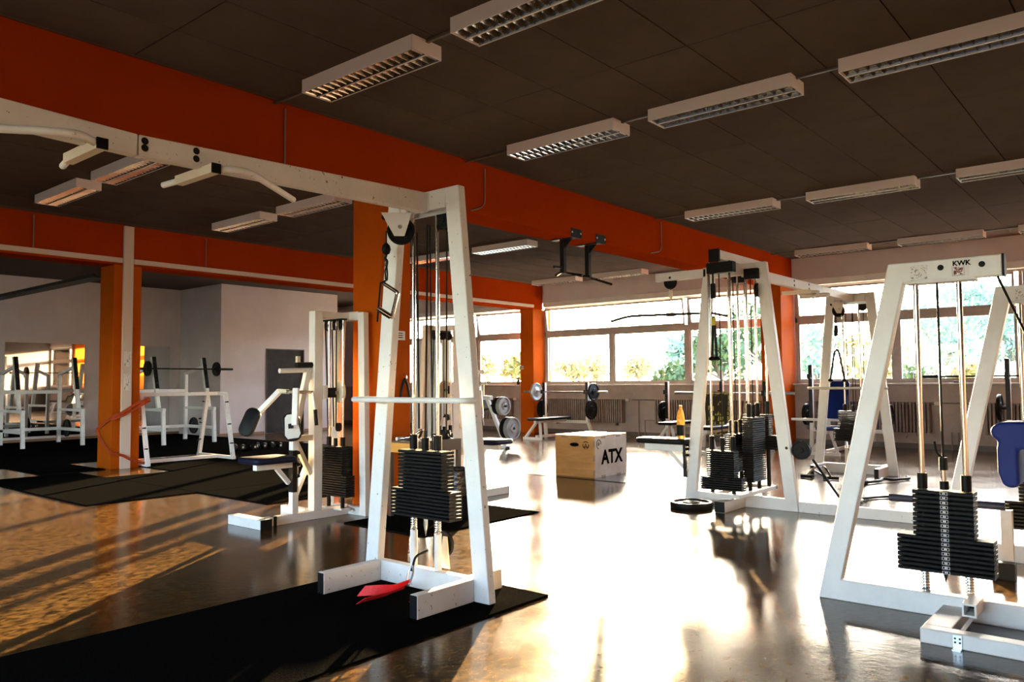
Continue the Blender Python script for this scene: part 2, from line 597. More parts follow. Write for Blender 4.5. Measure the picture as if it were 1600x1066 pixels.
def window(n, x0, x1, muls, tilt):
    """tilt: list of (xa, xb, angle) upper sashes"""
    wn = struct_empty('window_%d' % n, (0, 0, 0))
    z0, zt, z1 = 1.13, 2.33, 2.98
    y0, y1 = YW + 0.04, YW + 0.12
    f = MB()
    f.box(x0, x1, y0, y1, z0, z0 + 0.05)
    f.box(x0, x1, y0, y1, z1 - 0.04, z1)
    f.box(x0, x0 + 0.05, y0, y1, z0, z1)
    f.box(x1 - 0.05, x1, y0, y1, z0, z1)
    f.build('frame', FRAME, wn, bev=0.004)
    MB().box(x0, x1, y0, y1, zt - 0.05, zt + 0.05).build('transom', FRAME, wn, bev=0.004)
    edges = [x0 + 0.05] + list(muls) + [x1 - 0.05]
    for m_ in muls:
        MB().box(m_ - 0.05, m_ + 0.05, y0 - 0.01, y1 + 0.01, z0, zt - 0.05).build('mullion', FRAME, wn, bev=0.004)
    for a, b in zip(edges[:-1], edges[1:]):
        a2 = a + (0.05 if a in muls else 0)
        b2 = b - (0.05 if b in muls else 0)
        s = MB()
        s.box(a2, b2, y0 + 0.01, y1 - 0.02, z0 + 0.05, z0 + 0.08).box(a2, b2, y0 + 0.01, y1 - 0.02, zt - 0.08, zt - 0.05)
        s.box(a2, a2 + 0.03, y0 + 0.01, y1 - 0.02, z0 + 0.08, zt - 0.08).box(b2 - 0.03, b2, y0 + 0.01, y1 - 0.02, z0 + 0.08, zt - 0.08)
        so = s.build('sash', FRAME, wn)
        MB().box(a2 + 0.03, b2 - 0.03, y0 + 0.03, y0 + 0.036, z0 + 0.08, zt - 0.08).build('pane', GLASS, so)
    for a, b, ang in tilt:
        h = z1 - 0.04 - (zt + 0.05)
        s = MB()
        s.box(a, b, 0, 0.05, 0, 0.04).box(a, b, 0, 0.05, h - 0.04, h)
        s.box(a, a + 0.035, 0, 0.05, 0.04, h - 0.04).box(b - 0.035, b, 0, 0.05, 0.04, h - 0.04)
        so = s.build('upper_sash', FRAME, wn, loc=(0, y0 + 0.01, zt + 0.05), rot=(ang, 0, 0))
        MB().box(a + 0.035, b - 0.035, 0.02, 0.026, 0.04, h - 0.04).build('pane', GLASS, so)
    for t0 in [t[0] for t in tilt[1:]]:
        MB().box(t0 - 0.06, t0 - 0.005, y0, y1, zt + 0.05, z1 - 0.04).build('upper_mullion', FRAME, wn, bev=0.004)
    MB().box(x0, x1, YW - 0.02, YW + 0.1, 2.985, 3.1).build('blind_box', WHITE, wn, bev=0.006)
    MB().box(x0, x1, YW - 0.16, YW + 0.04, 1.1, 1.13).build('sill', FRAME, wn, bev=0.006)


T = math.radians(13)
window(1, -17.6, -12.02, [-15.6, -13.77], [(-17.55, -13.85, T), (-13.73, -12.07, T)])
window(2, -11.58, -5.97, [-9.68, -7.8], [(-11.53, -7.86, T * 0.7), (-7.74, -6.02, T)])
window(3, -5.53, 0.08, [-3.75, -1.88], [(-5.48, -3.81, T * 0.6), (-3.69, -1.94, 0), (-1.82, 0.03, 0)])
window(4, 0.52, 4.6, [2.4], [(0.57, 2.35, 0), (2.41, 4.55, 0)])
for a, b in ((-21, -17.6),):
    MB().box(a, b, YW, YW + 0.3, 1.1, 3.1).build('wall_pier', WALL, wall_back)

# mirrors on the left wall
for y0, y1, lab in ((5.80, 7.39, 'wide frameless wall mirror behind the left squat rack'), (7.9, 9.33, 'wall mirror behind the squat rack holding the barbell')):
    t = thing('wall_mirror', lab, 'mirror', (XL, y0, 0.05))
    MB().box(0.002, 0.012, 0.008, y1 - y0 - 0.008, 0.06, 2.06).build('glass', MIRROR, t)
    MB().box(0.002, 0.016, 0, 0.008, 0.05, 2.07).box(0.002, 0.016, y1 - y0 - 0.008, y1 - y0, 0.05, 2.07).box(0.002, 0.016, 0, y1 - y0, 2.06, 2.068).box(0.002, 0.016, 0, y1 - y0, 0.05, 0.06).build('edge_clip', TAN, t)

# radiators
for i, (x0, x1, lab) in enumerate(((-14.9, -12.5, 'ribbed radiator under the far left window behind the plate loaded lever'),
                                   (-11.35, -9.3, 'ribbed radiator behind the bench press by the orange window column'),
                                   (-8.5, -6.2, 'ribbed radiator behind the white cable tower with four stacks'),
                                   (-5.3, -3.2, 'ribbed radiator behind the incline bench with blue backrest'),
                                   (-2.4, -0.3, 'ribbed radiator at the right edge behind the last barbell bench'))):
    t = thing('radiator', lab, 'radiator', ((x0 + x1) / 2, 14.9, 0.12))
    L_ = x1 - x0
    m = MB()
    k = int(L_ / 0.055)
    for j in range(k):
        x = -L_ / 2 + 0.0275 + j * L_ / k
        m.box(x - 0.017, x + 0.017, -0.07, 0.055, 0.16, 0.68)
    o = m.build('ribs', RAD, t)
    o['kind'] = 'stuff'
    MB().tube([(-L_ / 2, 0, 0.66), (L_ / 2 + 0.06, 0, 0.66)], 0.022).build('top_header', RAD, t)
    MB().tube([(-L_ / 2, 0, 0.19), (L_ / 2, 0, 0.19)], 0.022).build('bottom_header', RAD, t)
    MB().lathe([(0.0, 0), (0.03, 0), (0.034, 0.02), (0.03, 0.07), (0.0, 0.075)], (L_ / 2 + 0.06, 0, 0.66), (1, 0, 0), 12).build('valve', WHITE, t)
    for sx in (-1, 1):
        MB().box(sx * L_ * 0.4 - 0.02, sx * L_ * 0.4 + 0.02, -0.02, 0.082, 0.1, 0.2).build('bracket', RAD, t)
struct('trim_heating_pipe', MB().tube([(-9.1, 14.93, 0.79), (-8.55, 14.93, 0.79)], 0.014, 8).tube([(-8.95, 14.95, 0.0), (-8.95, 14.95, 0.79)], 0.012, 8).tube([(-8.8, 14.95, 0.0), (-8.8, 14.95, 0.35), (-6.1, 14.95, 0.35)], 0.012, 8), RAD)
struct('trim_heating_pipe_right', MB().tube([(-3.1, 14.93, 0.79), (-2.45, 14.93, 0.79)], 0.014, 8).tube([(-2.9, 14.95, 0), (-2.9, 14.95, 0.3)], 0.012, 8).tube([(-2.8, 14.95, 0), (-2.8, 14.95, 0.3)], 0.012, 8), RAD)

# ------------------------------------------------------------------ ceiling lamps
def make_lamp():
    t = thing('ceiling_lamp', 'ceiling lamp', 'lamp')
    m = MB()
    m.box(-0.61, 0.61, -0.135, -0.13, -0.1, 0.0).box(-0.61, 0.61, 0.13, 0.135, -0.1, 0.0)
    m.box(-0.61, -0.605, -0.13, 0.13, -0.1, 0.0).box(0.605, 0.61, -0.13, 0.13, -0.1, 0.0).box(-0.605, 0.605, -0.13, 0.13, -0.012, 0.0)
    m.build('housing', LAMPW, t)
    MB().box(-0.604, 0.604, -0.129, 0.129, -0.04, -0.012).build('inner_tray', LAMPIN, t)
    MB().box(-0.604, 0.604, -0.006, 0.006, -0.099, -0.04).build('centre_rail', LAMPW, t)
    for s in (-1, 1):
        r = MB()
        for k in range(8):                      # parabolic trough
            pass
        prof = [(-0.058, -0.098), (-0.05, -0.075), (-0.035, -0.055), (0.0, -0.045), (0.035, -0.055), (0.05, -0.075), (0.058, -0.098)]
        vs, fs = [], []
        for x in (-0.6, 0.6):
            for (dy, z) in prof:
                vs.append((x, s * 0.066 + dy, z))
        n = len(prof)
        for k in range(n - 1):
            fs.append((k, k + 1, n + k + 1, n + k))
        r.add(vs, fs, True)
        r.build('trough_reflector', TROUGH, t)
        b = MB()
        for k in range(17):
            x = -0.585 + k * 0.0731
            b.prism([(x - 0.010, s * 0.066 - 0.05, -0.062), (x + 0.010, s * 0.066 - 0.05, -0.062), (x, s * 0.066 - 0.055, -0.099)], (0, 0.1, 0))
        o = b.build('louvre_blades', REFL, t)
        o['kind'] = 'stuff'
    return t


lamps = [
    (-4.37, 3.62, 'louvred ceiling lamp right of the orange beam above the pull-up beam'),
    (-2.80, 3.62, 'louvred ceiling lamp cut by the top edge of the picture'),
    (-4.27, 5.9, 'louvred ceiling lamp nearest the orange beam in the second row'),
    (-2.72, 5.92, 'middle louvred ceiling lamp of the second row'),
    (-1.15, 5.9, 'large louvred ceiling lamp at the upper right corner'),
    (-4.40, 9.78, 'louvred ceiling lamp nearest the orange beam in the third row'),
    (-2.77, 9.8, 'middle louvred ceiling lamp of the third row'),
    (-1.14, 9.82, 'louvred ceiling lamp of the third row cut by the right edge'),
    (-4.47, 14.02, 'ceiling lamp by the window wall above the far cable tower'),
    (-2.78, 14.02, 'ceiling lamp by the window wall above the white frame with round black bolts'),
    (-1.1, 14.02, 'ceiling lamp by the window wall at the right edge'),
    (-9.85, 3.66, 'leftmost ceiling lamp under the left bay ceiling'),
    (-8.25, 3.66, 'ceiling lamp of the left bay seen under the pull-up grips'),
    (-9.85, 5.95, 'small ceiling lamp above the orange band, left of its neighbour'),
    (-8.25, 5.95, 'ceiling lamp of the left bay touching the pull-up beam in view'),
    (-10.1, 9.95, 'ceiling lamp seen between the guide rods of the cable tower'),
    (-8.5, 9.95, 'ceiling lamp just right of the tall white tower leg'),
    (-10.5, 14.1, 'ceiling lamp at the window wall left of the black pull-up bar'),
    (-8.85, 14.1, 'ceiling lamp at the window wall behind the black pull-up bar'),
]
lamp0 = make_lamp()
for i, (x, y, lab) in enumerate(lamps):
    o = lamp0 if i == 0 else copy_tree(lamp0)
    o.location = (x, y, ZC - 0.002)
    tag(o, lab, 'lamp', 'louvred ceiling lamps')
for y in (3.62, 5.9, 9.8, 14.02):
    m = MB()
    xs = sorted([l[0] for l in lamps if abs(l[1] - y) < 0.15 and l[0] > -5.5])
    m.box(-5.55, xs[0] - 0.61, y - 0.012, y + 0.012, ZC - 0.02, ZC - 0.003)
    for a, b in zip(xs[:-1], xs[1:]):
        m.box(a + 0.61, b - 0.61, y - 0.012, y + 0.012, ZC - 0.02, ZC - 0.003)
    struct('trim_lamp_duct', m, SKIRT)

# ------------------------------------------------------------------ rubber mats
def rubber_mat(x0, x1, y0, y1, lab, h=0.01):
    o = MB().box(x0, x1, y0, y1, 0, h).build('rubber_mat', RUBBER, bev=0.003)
    tag(o, lab, 'mat', 'black rubber floor mats')
    return o


rubber_mat(-4.0, -2.73, 0.2, 3.56, 'large black rubber mat under the near cable tower')
rubber_mat(-5.5, -4.52, 4.3, 5.77, 'black rubber mat in the middle beside the near orange column')
rubber_mat(-11.5, -8.32, 3.33, 4.49, 'black rubber mat on the left floor in front of the orange column')
rubber_mat(-10.6, -8.32, 4.5, 6.9, 'black rubber mat between column and white tube frame')
rubber_mat(-8.31, -6.95, 4.5, 6.9, 'black rubber mat behind the seat of the rear delt machine')
rubber_mat(-18.6, -13.0, 3.1, 6.99, 'black rubber mat under the left squat rack')
rubber_mat(-12.99, -11.61, 4.07, 4.9, 'narrow black mat strip left of the orange column')
rubber_mat(-18.6, -12.6, 7.0, 9.5, 'black rubber mat under the rack with barbell')
rubber_mat(-12.59, -10.61, 5.4, 9.5, 'black rubber mat under the white tube frame')
rubber_mat(-10.6, -8.7, 6.92, 9.5, 'black rubber mat in front of the dark door')
o = rubber_mat(-7.3, -4.36, 8.03, 9.5, 'dull floor mat under the plywood box', 0.006)
o.data.materials[0] = mat('vinyl mat', (0.02, 0.018, 0.016), 0.2, 0, 0.5, bump=(40, 0.1))

# ------------------------------------------------------------------ machine building blocks
def weight_plates(parent, cx, cy, ztop, specs, pitch, depth=0.11, facing='y', labels=False, z_only=None):
    """specs = widths from the top plate down; each plate is an object, alike plates share a mesh"""
    cache = {}
    lab0 = None
    for i, wd in enumerate(specs):
        z = ztop - (i + 1) * pitch
        if wd not in cache:
            t = pitch * 0.8
            c = min(0.004, t * 0.25)
            m = MB()
            prof = [(-depth / 2 + c, 0), (depth / 2 - c, 0), (depth / 2, c), (depth / 2, t - c), (depth / 2 - c, t), (-depth / 2 + c, t), (-depth / 2, t - c), (-depth / 2, c)]
            m.prism([(-wd / 2, y, z_) for y, z_ in prof], (wd, 0, 0))
            o = m.build('weight_plate', IRON, parent)
            cache[wd] = o
        else:
            o = cache[wd].copy()
            COL.objects.link(o)
        o.location = (cx, cy, z)
        o.rotation_euler = (0, 0, 0 if facing == 'y' else PI / 2)
        if labels:
            if lab0 is None:
                q = MB()
                t = pitch * 0.8
                a, b = 0.017, t * 0.42
                q.box(-a, a, -0.001, 0, -b, -b + 0.0015).box(-a, a, -0.001, 0, b - 0.0015, b).box(-a, -a + 0.0015, -0.001, 0, -b, b).box(a - 0.0015, a, -0.001, 0, -b, b)
                q.box(-0.006, -0.0012, -0.001, 0, -0.004, 0.004).box(0.0012, 0.006, -0.001, 0, -0.004, 0.004)
                lab0 = q.build('number_label', STICK, o)
                lab0['label'] = 'white outlined number label'
            else:
                c_ = lab0.copy()
                COL.objects.link(c_)
                c_.parent = o
                lab0_ = c_
            tgt = lab0 if i == 0 else lab0_
            tgt.location = (0.008, -depth / 2 - 0.0003, pitch * 0.4)
    return cache


def wheel(parent, name, o, axis, r, w=0.022, m=BLACKP):
    return MB().lathe([(0.0, -w / 2), (r * 0.25, -w / 2), (r * 0.3, -w * 0.3), (r * 0.8, -w * 0.3), (r * 0.86, -w / 2), (r, -w / 2), (r * 0.93, 0), (r, w / 2), (r * 0.86, w / 2), (r * 0.8, w * 0.3), (r * 0.3, w * 0.3), (r * 0.25, w / 2), (0, w / 2)], o, axis, 28).build(name, m, parent)


def leg_prism(xb0, xb1, xt0, xt1, y0, y1, zb, zt):
    return MB().hexa([(xb0, y0, zb), (xb1, y0, zb), (xb1, y1, zb), (xb0, y1, zb)], [(xt0, y0, zt), (xt1, y0, zt), (xt1, y1, zt), (xt0, y1, zt)])


def cable_tower(t, oy=0.0, side=-1, full=True, paint=WORN):
    """A-frame pulley tower in the XZ plane; front face at local y = oy, its U base opens towards side*y"""
    D = 0.055
    y0, y1 = oy, oy + D
    sg = side
    MB().hexa([(-0.515, y0, 0), (-0.405, y0, 0), (-0.405, y1, 0), (-0.515, y1, 0)], [(-0.295, y0, 2.31), (-0.185, y0, 2.31), (-0.185, y1, 2.31), (-0.295, y1, 2.31)]).build('leg', paint, t, bev=0.006)
    MB().hexa([(0.405, y0, 0), (0.515, y0, 0), (0.515, y1, 0), (0.405, y1, 0)], [(0.185, y0, 2.31), (0.295, y0, 2.31), (0.295, y1, 2.31), (0.185, y1, 2.31)]).build('leg', paint, t, bev=0.006)
    MB().box(-0.19, 0.19, y0, y1, 2.195, 2.31).build('top_bar', paint, t, bev=0.006)
    # base
    MB().box(-0.40, 0.405, y0, y1, 0, 0.12).build('base_bar', paint, t, bev=0.005)
    ya, yb = (oy - 0.42, oy) if sg < 0 else (oy + D, oy + D + 0.42)
    MB().box(-0.415, -0.36, ya, yb, 0, 0.12).build('base_arm', paint, t, bev=0.005)
    MB().box(0.35, 0.405, ya, yb, 0, 0.12).build('base_arm', paint, t, bev=0.005)
    e = ya if sg < 0 else yb
    for x0, x1 in ((-0.412, -0.363), (0.353, 0.402)):
        MB().box(x0, x1, e - 0.003, e + 0.003, 0.003, 0.117).build('end_cap', BLACKP, t)
    ys = oy + D if sg < 0 else oy
    MB().box(0.28, 0.335, min(ys, ys - sg * 0.26), max(ys, ys - sg * 0.26), 0, 0.11).build('rear_foot', CREAM if full else paint, t, bev=0.005)
    if not full:
        return
    yc = oy + D / 2
    # risers, springs, rods
    for x in (-0.1, 0.1):
        MB().tube([(x, yc, 0.12), (x, yc, 0.325)], 0.021, 14).build('riser', WHITE, t)
        MB().tube(helix((x, yc, 0.325), 0.017, 0.085, 6), 0.004, 5).build('spring', STEEL, t)
        MB().tube([(x, yc, 0.32), (x, yc, 2.195)], 0.0125, 12).build('guide_rod', CHROME, t)
        MB().tube([(x, yc, 0.80), (x, yc, 0.885)], 0.024, 14).build('rod_sleeve', BLACKP, t)
    specs = [0.36] * 11 + [0.485] * 8
    weight_plates(t, 0, yc, 0.80, specs, 0.0205, 0.105)
    MB().tube([(0, yc, 0.795), (0, yc, 0.87)], 0.022, 12).tube([(0, yc, 0.865), (0, yc, 0.91)], 0.010, 8).build('selector_stem', BLACKP, t)
    MB().lathe([(0, 0.30), (0.012, 0.36), (0.012, 0.40)], (0, yc, 0), (0, 0, 1), 8).build('stem_tip', STEEL, t)
    # cable up to a top wheel and on to the front wheel
    MB().tube([(0, yc, 0.9), (0.02, yc, 2.12)], 0.006, 6).build('cable', CABLE, t)
    MB().tube([(0.02, yc + 0.02, 2.12), (0.03, yc + 0.03, 0.5), (0.03, yc + 0.05, 0.3)], 0.005, 6).build('cable', CABLE, t)
    MB().tube([(0.15, yc + 0.03, 2.12), (0.12, yc + 0.05, 0.9)], 0.005, 6).build('cable', CABLE, t)
    MB().tube([(-0.06, yc - 0.01, 2.08), (-0.055, yc, 0.92)], 0.006, 6).build('cable', CABLE, t)
    wheel(t, 'top_wheel', (0.15, yc, 2.13), (0, 1, 0), 0.058)
    MB().box(-0.15, 0.20, y0 + 0.012, y0 + 0.022, 2.165, 2.195).build('wheel_plate', STEEL, t)
    # swivelling front pulley (faces the room at an angle)
    ang = math.radians(-32 if sg < 0 else -32)
    pu = bpy.data.objects.new('swivel_pulley', None)
    pu.empty_display_size = 0.05
    COL.objects.link(pu)
    pu.parent = t
    pu.location = (-0.115, oy - 0.075, 2.11)
    pu.rotation_euler = (0, 0, 0.78)
    wheel(pu, 'pulley_wheel', (0.01, 0.02, -0.02), (0, 1, 0), 0.082, 0.03)
    MB().prism([(-0.105, -0.006, 0.085), (0.075, -0.006, 0.085), (0.032, -0.006, -0.055), (-0.028, -0.006, -0.055)], (0, 0.006, 0)).build('bracket', WHITE, pu, bev=0.002)
    MB().prism([(-0.105, 0.04, 0.085), (0.095, 0.04, 0.085), (0.04, 0.04, -0.055), (-0.028, 0.04, -0.055)], (0, 0.006, 0)).build('bracket', WHITE, pu)
    MB().tube([(0.005, -0.012, 0), (0.005, 0.05, 0)], 0.012, 10).build('axle', STEEL, pu)
    MB().tube([(-0.085, 0.018, 0.06), (-0.085, 0.019, 0.061)], 0.02, 12).build('guide_roller', BLACKP, pu)
    MB().tube([(0.05, 0.02, 0.085), (0.05, 0.02, 0.12)], 0.012, 8).build('swivel_pin', STEEL, pu)
    # low pulley
    lp = MB().prism([(0.05, yc + 0.06, 0.12), (0.13, yc + 0.06, 0.12), (0.11, yc + 0.06, 0.30), (0.08, yc + 0.06, 0.30)], (0, 0.008, 0)).build('low_pulley_bracket', CREAM, t)
    wheel(t, 'low_pulley_wheel', (0.055, yc + 0.09, 0.25), (0, 1, 0), 0.075)
    # bowed grip bar between the legs
    MB().tube(arc([(0.42, oy, 1.09), (0.40, oy - 0.07, 1.09), (-0.40, oy - 0.11, 1.09), (-0.53, oy - 0.10, 1.09), (-0.52, oy + 0.02, 1.09), (-0.41, oy + 0.02, 1.09)], 0.06), 0.0165, 12).build('grip_bar', WORN, t)


# ------------------------------------------------------------------ near cable crossover
TZ = 0.01
cc = thing('cable_crossover', 'tall white cable crossover tower with overhead pull-up beam on the large near mat', 'gym machine', (-3.36, 3.19, TZ))
cable_tower(cc, 0.0, -1)
cable_tower(cc, -3.425, 1, full=False)
cb = MB()
cb.hexa([(0.0, -1.685, 2.155), (0.055, -1.685, 2.155), (0.055, -1.685, 2.245), (0.0, -1.685, 2.245)], [(0.0, -0.0, 2.185), (0.055, -0.0, 2.185), (0.055, -0.0, 2.30), (0.0, -0.0, 2.30)])
cb.build('overhead_beam', WORN, cc, bev=0.005)
cb = MB()
cb.hexa([(0.0, -3.37, 2.185), (0.055, -3.37, 2.185), (0.055, -3.37, 2.30), (0.0, -3.37, 2.30)], [(0.0, -1.69, 2.155), (0.055, -1.69, 2.155), (0.055, -1.69, 2.245), (0.0, -1.69, 2.245)])
cb.build('overhead_beam', WORN, cc, bev=0.005)
for y, z in ((-1.66, 2.222), (-1.66, 2.192), (-1.43, 2.23), (-1.43, 2.195)):
    MB().lathe([(0, 0.004), (0.014, 0.003), (0.016, 0)], (0.055, y, z), (1, 0, 0), 12).build('bolt', BLACKM, cc)
for z in (2.215, 2.275):
    MB().lathe([(0, 0.006), (0.010, 0.004), (0.012, 0)], (0.03, 0, z), (0, -1, 0), 10).build('bolt', BLACKM, cc)
MB().box(0.0, 0.06, -0.006, 0.0, 2.19, 2.305).build('joint_plate', WHITE, cc)
for y, s in ((-1.385, 1), (-1.87, -1)):
    MB().bar((-0.19, y, 2.145), (0.145, y, 2.145), 0.042, 0.042).build('grip_tube', CREAM, cc, bev=0.003)
    MB().box(0.142, 0.149, y - 0.022, y + 0.022, 2.123, 2.167).build('end_cap', BLACKP, cc)
    MB().tube([(-0.17, y, 2.145), (-0.30, y - 0.02 * s, 2.14)], 0.0145, 10).build('neutral_grip', WORN, cc)
    MB().tube(arc([(0.12, y + 0.02 * s, 2.15), (0.19, y + 0.10 * s, 2.15), (0.15, y + 0.20 * s, 2.145), (-0.06, y + 0.54 * s, 2.13)], 0.06), 0.0155, 12).build('bent_grip', WORN, cc)

# D-handle hanging from the swivel pulley
hx, hy = -3.555, 3.085
dh = thing('hand_stirrup', 'chrome D-shaped hand stirrup hanging from the near swivel pulley', 'grip', (hx, hy, 1.62))
MB().tube([(0, 0, 0.48), (0, 0, 0.37)], 0.005, 8).build('cable_end', CABLE, dh)
MB().lathe([(0, 0), (0.02, 0.012), (0.028, 0.035), (0.022, 0.06), (0.008, 0.075)], (0, 0, 0.335), (0, 0, 1), 14).build('rubber_stop', BLACKP, dh)
MB().tube(arc([(0, 0, 0.34), (-0.012, 0, 0.32), (0.008, 0, 0.3), (0.0, 0, 0.27)], 0.01), 0.009, 8).build('clevis', BLACKM, dh)
MB().tube(arc([(0.004, 0, 0.275), (-0.022, 0.01, 0.245), (-0.018, 0.012, 0.19), (0.018, -0.008, 0.185), (0.022, -0.01, 0.225), (0.004, 0, 0.275)], 0.014), 0.005, 8).build('carabiner', BLACKM, dh)
MB().tube([(-0.005, 0, 0.185), (-0.022, -0.024, 0.17), (-0.03, -0.034, 0.02), (-0.034, -0.038, -0.06)], 0.006, 6).build('strap', CABLE, dh)
MB().tube(arc([(-0.012, -0.013, 0.17), (0.045, 0.05, 0.115), (0.022, 0.025, -0.035), (-0.035, -0.039, 0.02)], 0.012), 0.0115, 10).build('stirrup', CHROME, dh)
MB().tube([(0.018, 0.02, -0.03), (-0.03, -0.033, 0.016)], 0.017, 12).build('grip', CHROME, dh)

# ankle strap at the low pulley
rs = thing('ankle_strap', 'red webbing ankle strap clipped to the low cable of the near tower', 'strap', (-3.30, 3.02, 0.13))
MB().tube(arc([(0.02, 0.14, 0.12), (0, 0.06, 0.10), (0, 0.03, 0.02)], 0.03), 0.007, 8).build('cable_end', CABLE, rs)
MB().tube(arc([(0, 0.04, 0.05), (-0.02, 0.03, 0.02), (-0.015, 0.0, -0.05), (0.015, -0.005, -0.05), (0.02, 0.03, 0.02), (0, 0.04, 0.05)], 0.015), 0.006, 8).build('carabiner', STEEL, rs)


def ribbon(pts, width_vec, th=0.003):
    m = MB()
    wv = Vector(width_vec)
    pts = [Vector(p) for p in pts]
    n = len(pts)
    vs = []
    for p in pts:
        vs += [p - wv, p + wv, p + wv + Vector((0, 0, th)), p - wv + Vector((0, 0, th))]
    fs = [(0, 1, 2, 3), (4 * n - 4, 4 * n - 1, 4 * n - 2, 4 * n - 3)]
    for i in range(n - 1):
        a, b = 4 * i, 4 * i + 4
        for k in range(4):
            fs.append((a + k, a + (k + 1) % 4, b + (k + 1) % 4, b + k))
    m.add(vs, fs, False)
    return m


ribbon(arc([(0, 0, -0.045), (-0.05, -0.08, -0.07), (-0.11, -0.13, -0.07), (-0.19, -0.17, -0.08)], 0.03), (0.02, 0.012, 0.028)).build('webbing_tail', RED, rs)
ribbon(arc([(0, 0, -0.045), (-0.03, -0.10, -0.08), (-0.05, -0.20, -0.085), (-0.06, -0.28, -0.09)], 0.03), (0.026, 0.008, 0.018)).build('webbing_loop', RED, rs)
# loose carabiner on the mat
lc = thing('loose_carabiner', 'steel carabiner and chain link lying on the mat inside the U base', 'carabiner', (-3.16, 2.95, 0.016))
MB().tube(arc([(-0.05, 0, 0), (-0.04, 0.03, 0), (0.05, 0.03, 0), (0.06, 0, 0), (0.03, -0.02, 0), (-0.05, 0, 0)], 0.015), 0.006, 8).build('hook', CHROME, lc)
MB().tube(arc([(0.04, 0.0, 0), (0.09, -0.05, 0), (0.13, -0.04, 0), (0.1, 0.0, 0.004), (0.05, 0.005, 0)], 0.02), 0.006, 8).build('link', CHROME, lc)


# ------------------------------------------------------------------ centre tower with four stacks + far crossover tower
ms = thing('multi_station', 'white cable tower with four black weight stacks, joined to a far tower by a beam', 'gym machine', (-3.23, 7.2, 0))
D = 0.06
MB().hexa([(-0.57, 0, 0), (-0.455, 0, 0), (-0.455, D, 0), (-0.57, D, 0)], [(-0.32, 0, 2.32), (-0.205, 0, 2.32), (-0.205, D, 2.32), (-0.32, D, 2.32)]).build('leg', WHITE, ms, bev=0.006)
MB().hexa([(0.455, 0, 0), (0.57, 0, 0), (0.57, D, 0), (0.455, D, 0)], [(0.205, 0, 2.32), (0.32, 0, 2.32), (0.32, D, 2.32), (0.205, D, 2.32)]).build('leg', WHITE, ms, bev=0.006)
MB().box(-0.21, 0.21, 0, D, 2.21, 2.32).build('top_bar', WHITE, ms, bev=0.006)
MB().box(-0.46, 0.46, 0, D, 0, 0.11).build('base_bar', WHITE, ms, bev=0.005)
MB().box(-0.03, 0.07, -0.45, 0.0, 0, 0.10).build('front_foot', WHITE, ms, bev=0.005)
MB().box(-0.027, 0.067, -0.455, -0.449, 0.003, 0.097).build('end_cap', BLACKP, ms)
MB().box(0.575, 1.75, 0.0, 0.055, 0, 0.095).build('row_rail', WORN, ms, bev=0.005)
MB().box(-0.05, 0.05, -0.40, 0.62, 2.325, 2.41).build('top_spine', WHITE, ms, bev=0.005)
MB().box(-0.052, 0.052, -0.425, -0.40, 2.30, 2.42).build('end_cap', BLACKP, ms)
for b_ in ((-0.10, 0.16, -0.38, -0.30, 2.20, 2.30), (0.12, 0.26, -0.05, -0.002, 2.16, 2.26), (-0.16, -0.02, 0.3, 0.36, 2.18, 2.3)):
    MB().box(*b_).build('pulley_housing', BLACKP, ms, bev=0.004)
# stack platform
MB().box(-0.16, 0.15, -0.30, -0.25, 0.115, 0.15).box(0.10, 0.15, -0.25, 0.60, 0.115, 0.15).box(-0.16, -0.11, -0.25, 0.60, 0.115, 0.15).box(-0.16, 0.15, 0.55, 0.60, 0.115, 0.15).build('stack_platform', WHITE, ms, bev=0.003)
MB().box(0.0, 0.04, 0.56, 0.6, 0, 0.115).box(-0.02, 0.06, -0.28, -0.24, 0.10, 0.115).build('platform_foot', WHITE, ms)


def stack_group(cx, cy, ztop, specs, facing, zb=0.15, pitch=0.0205, rodz=2.33, sleeve=0.13):
    dx, dy = ((0.105, 0) if facing == 'y' else (0, 0.105))
    for s in (-1, 1):
        x, y = cx + s * dx, cy + s * dy
        MB().tube([(x, y, zb), (x, y, rodz)], 0.0125, 10).build('guide_rod', CHROME, ms)
        MB().tube([(x, y, ztop), (x, y, ztop + sleeve)], 0.023, 12).build('rod_sleeve', BLACKP, ms)
    weight_plates(ms, cx, cy, ztop, specs, pitch, 0.11, facing)
    MB().tube([(cx, cy, ztop - 0.003), (cx, cy, ztop + 0.12)], 0.02, 10).build('selector_stem', BLACKP, ms)
    MB().tube([(cx, cy, ztop + 0.1), (cx, cy, 2.28)], 0.006, 6).build('cable', CABLE, ms)
    zl = ztop - len(specs) * pitch
    if zl > zb + 0.02:
        for s in (-1, 1):
            MB().tube([(cx + s * dx, cy + s * dy, zb - 0.02), (cx + s * dx, cy + s * dy, zl)], 0.02, 10).build('riser', BLACKP, ms)


stack_group(-0.05, -0.22, 0.545, [0.27] * 12 + [0.41] * 6, 'y')
stack_group(0.085, 0.19, 0.845, [0.30] * 30, 'x')
stack_group(-0.10, 0.20, 0.68, [0.27] * 18, 'x')
stack_group(0.0, 0.49, 0.86, [0.27] * 10 + [0.44] * 7, 'y')
wheel(ms, 'side_wheel', (0.24, -0.03, 2.05), (1, 0.2, 0), 0.07)
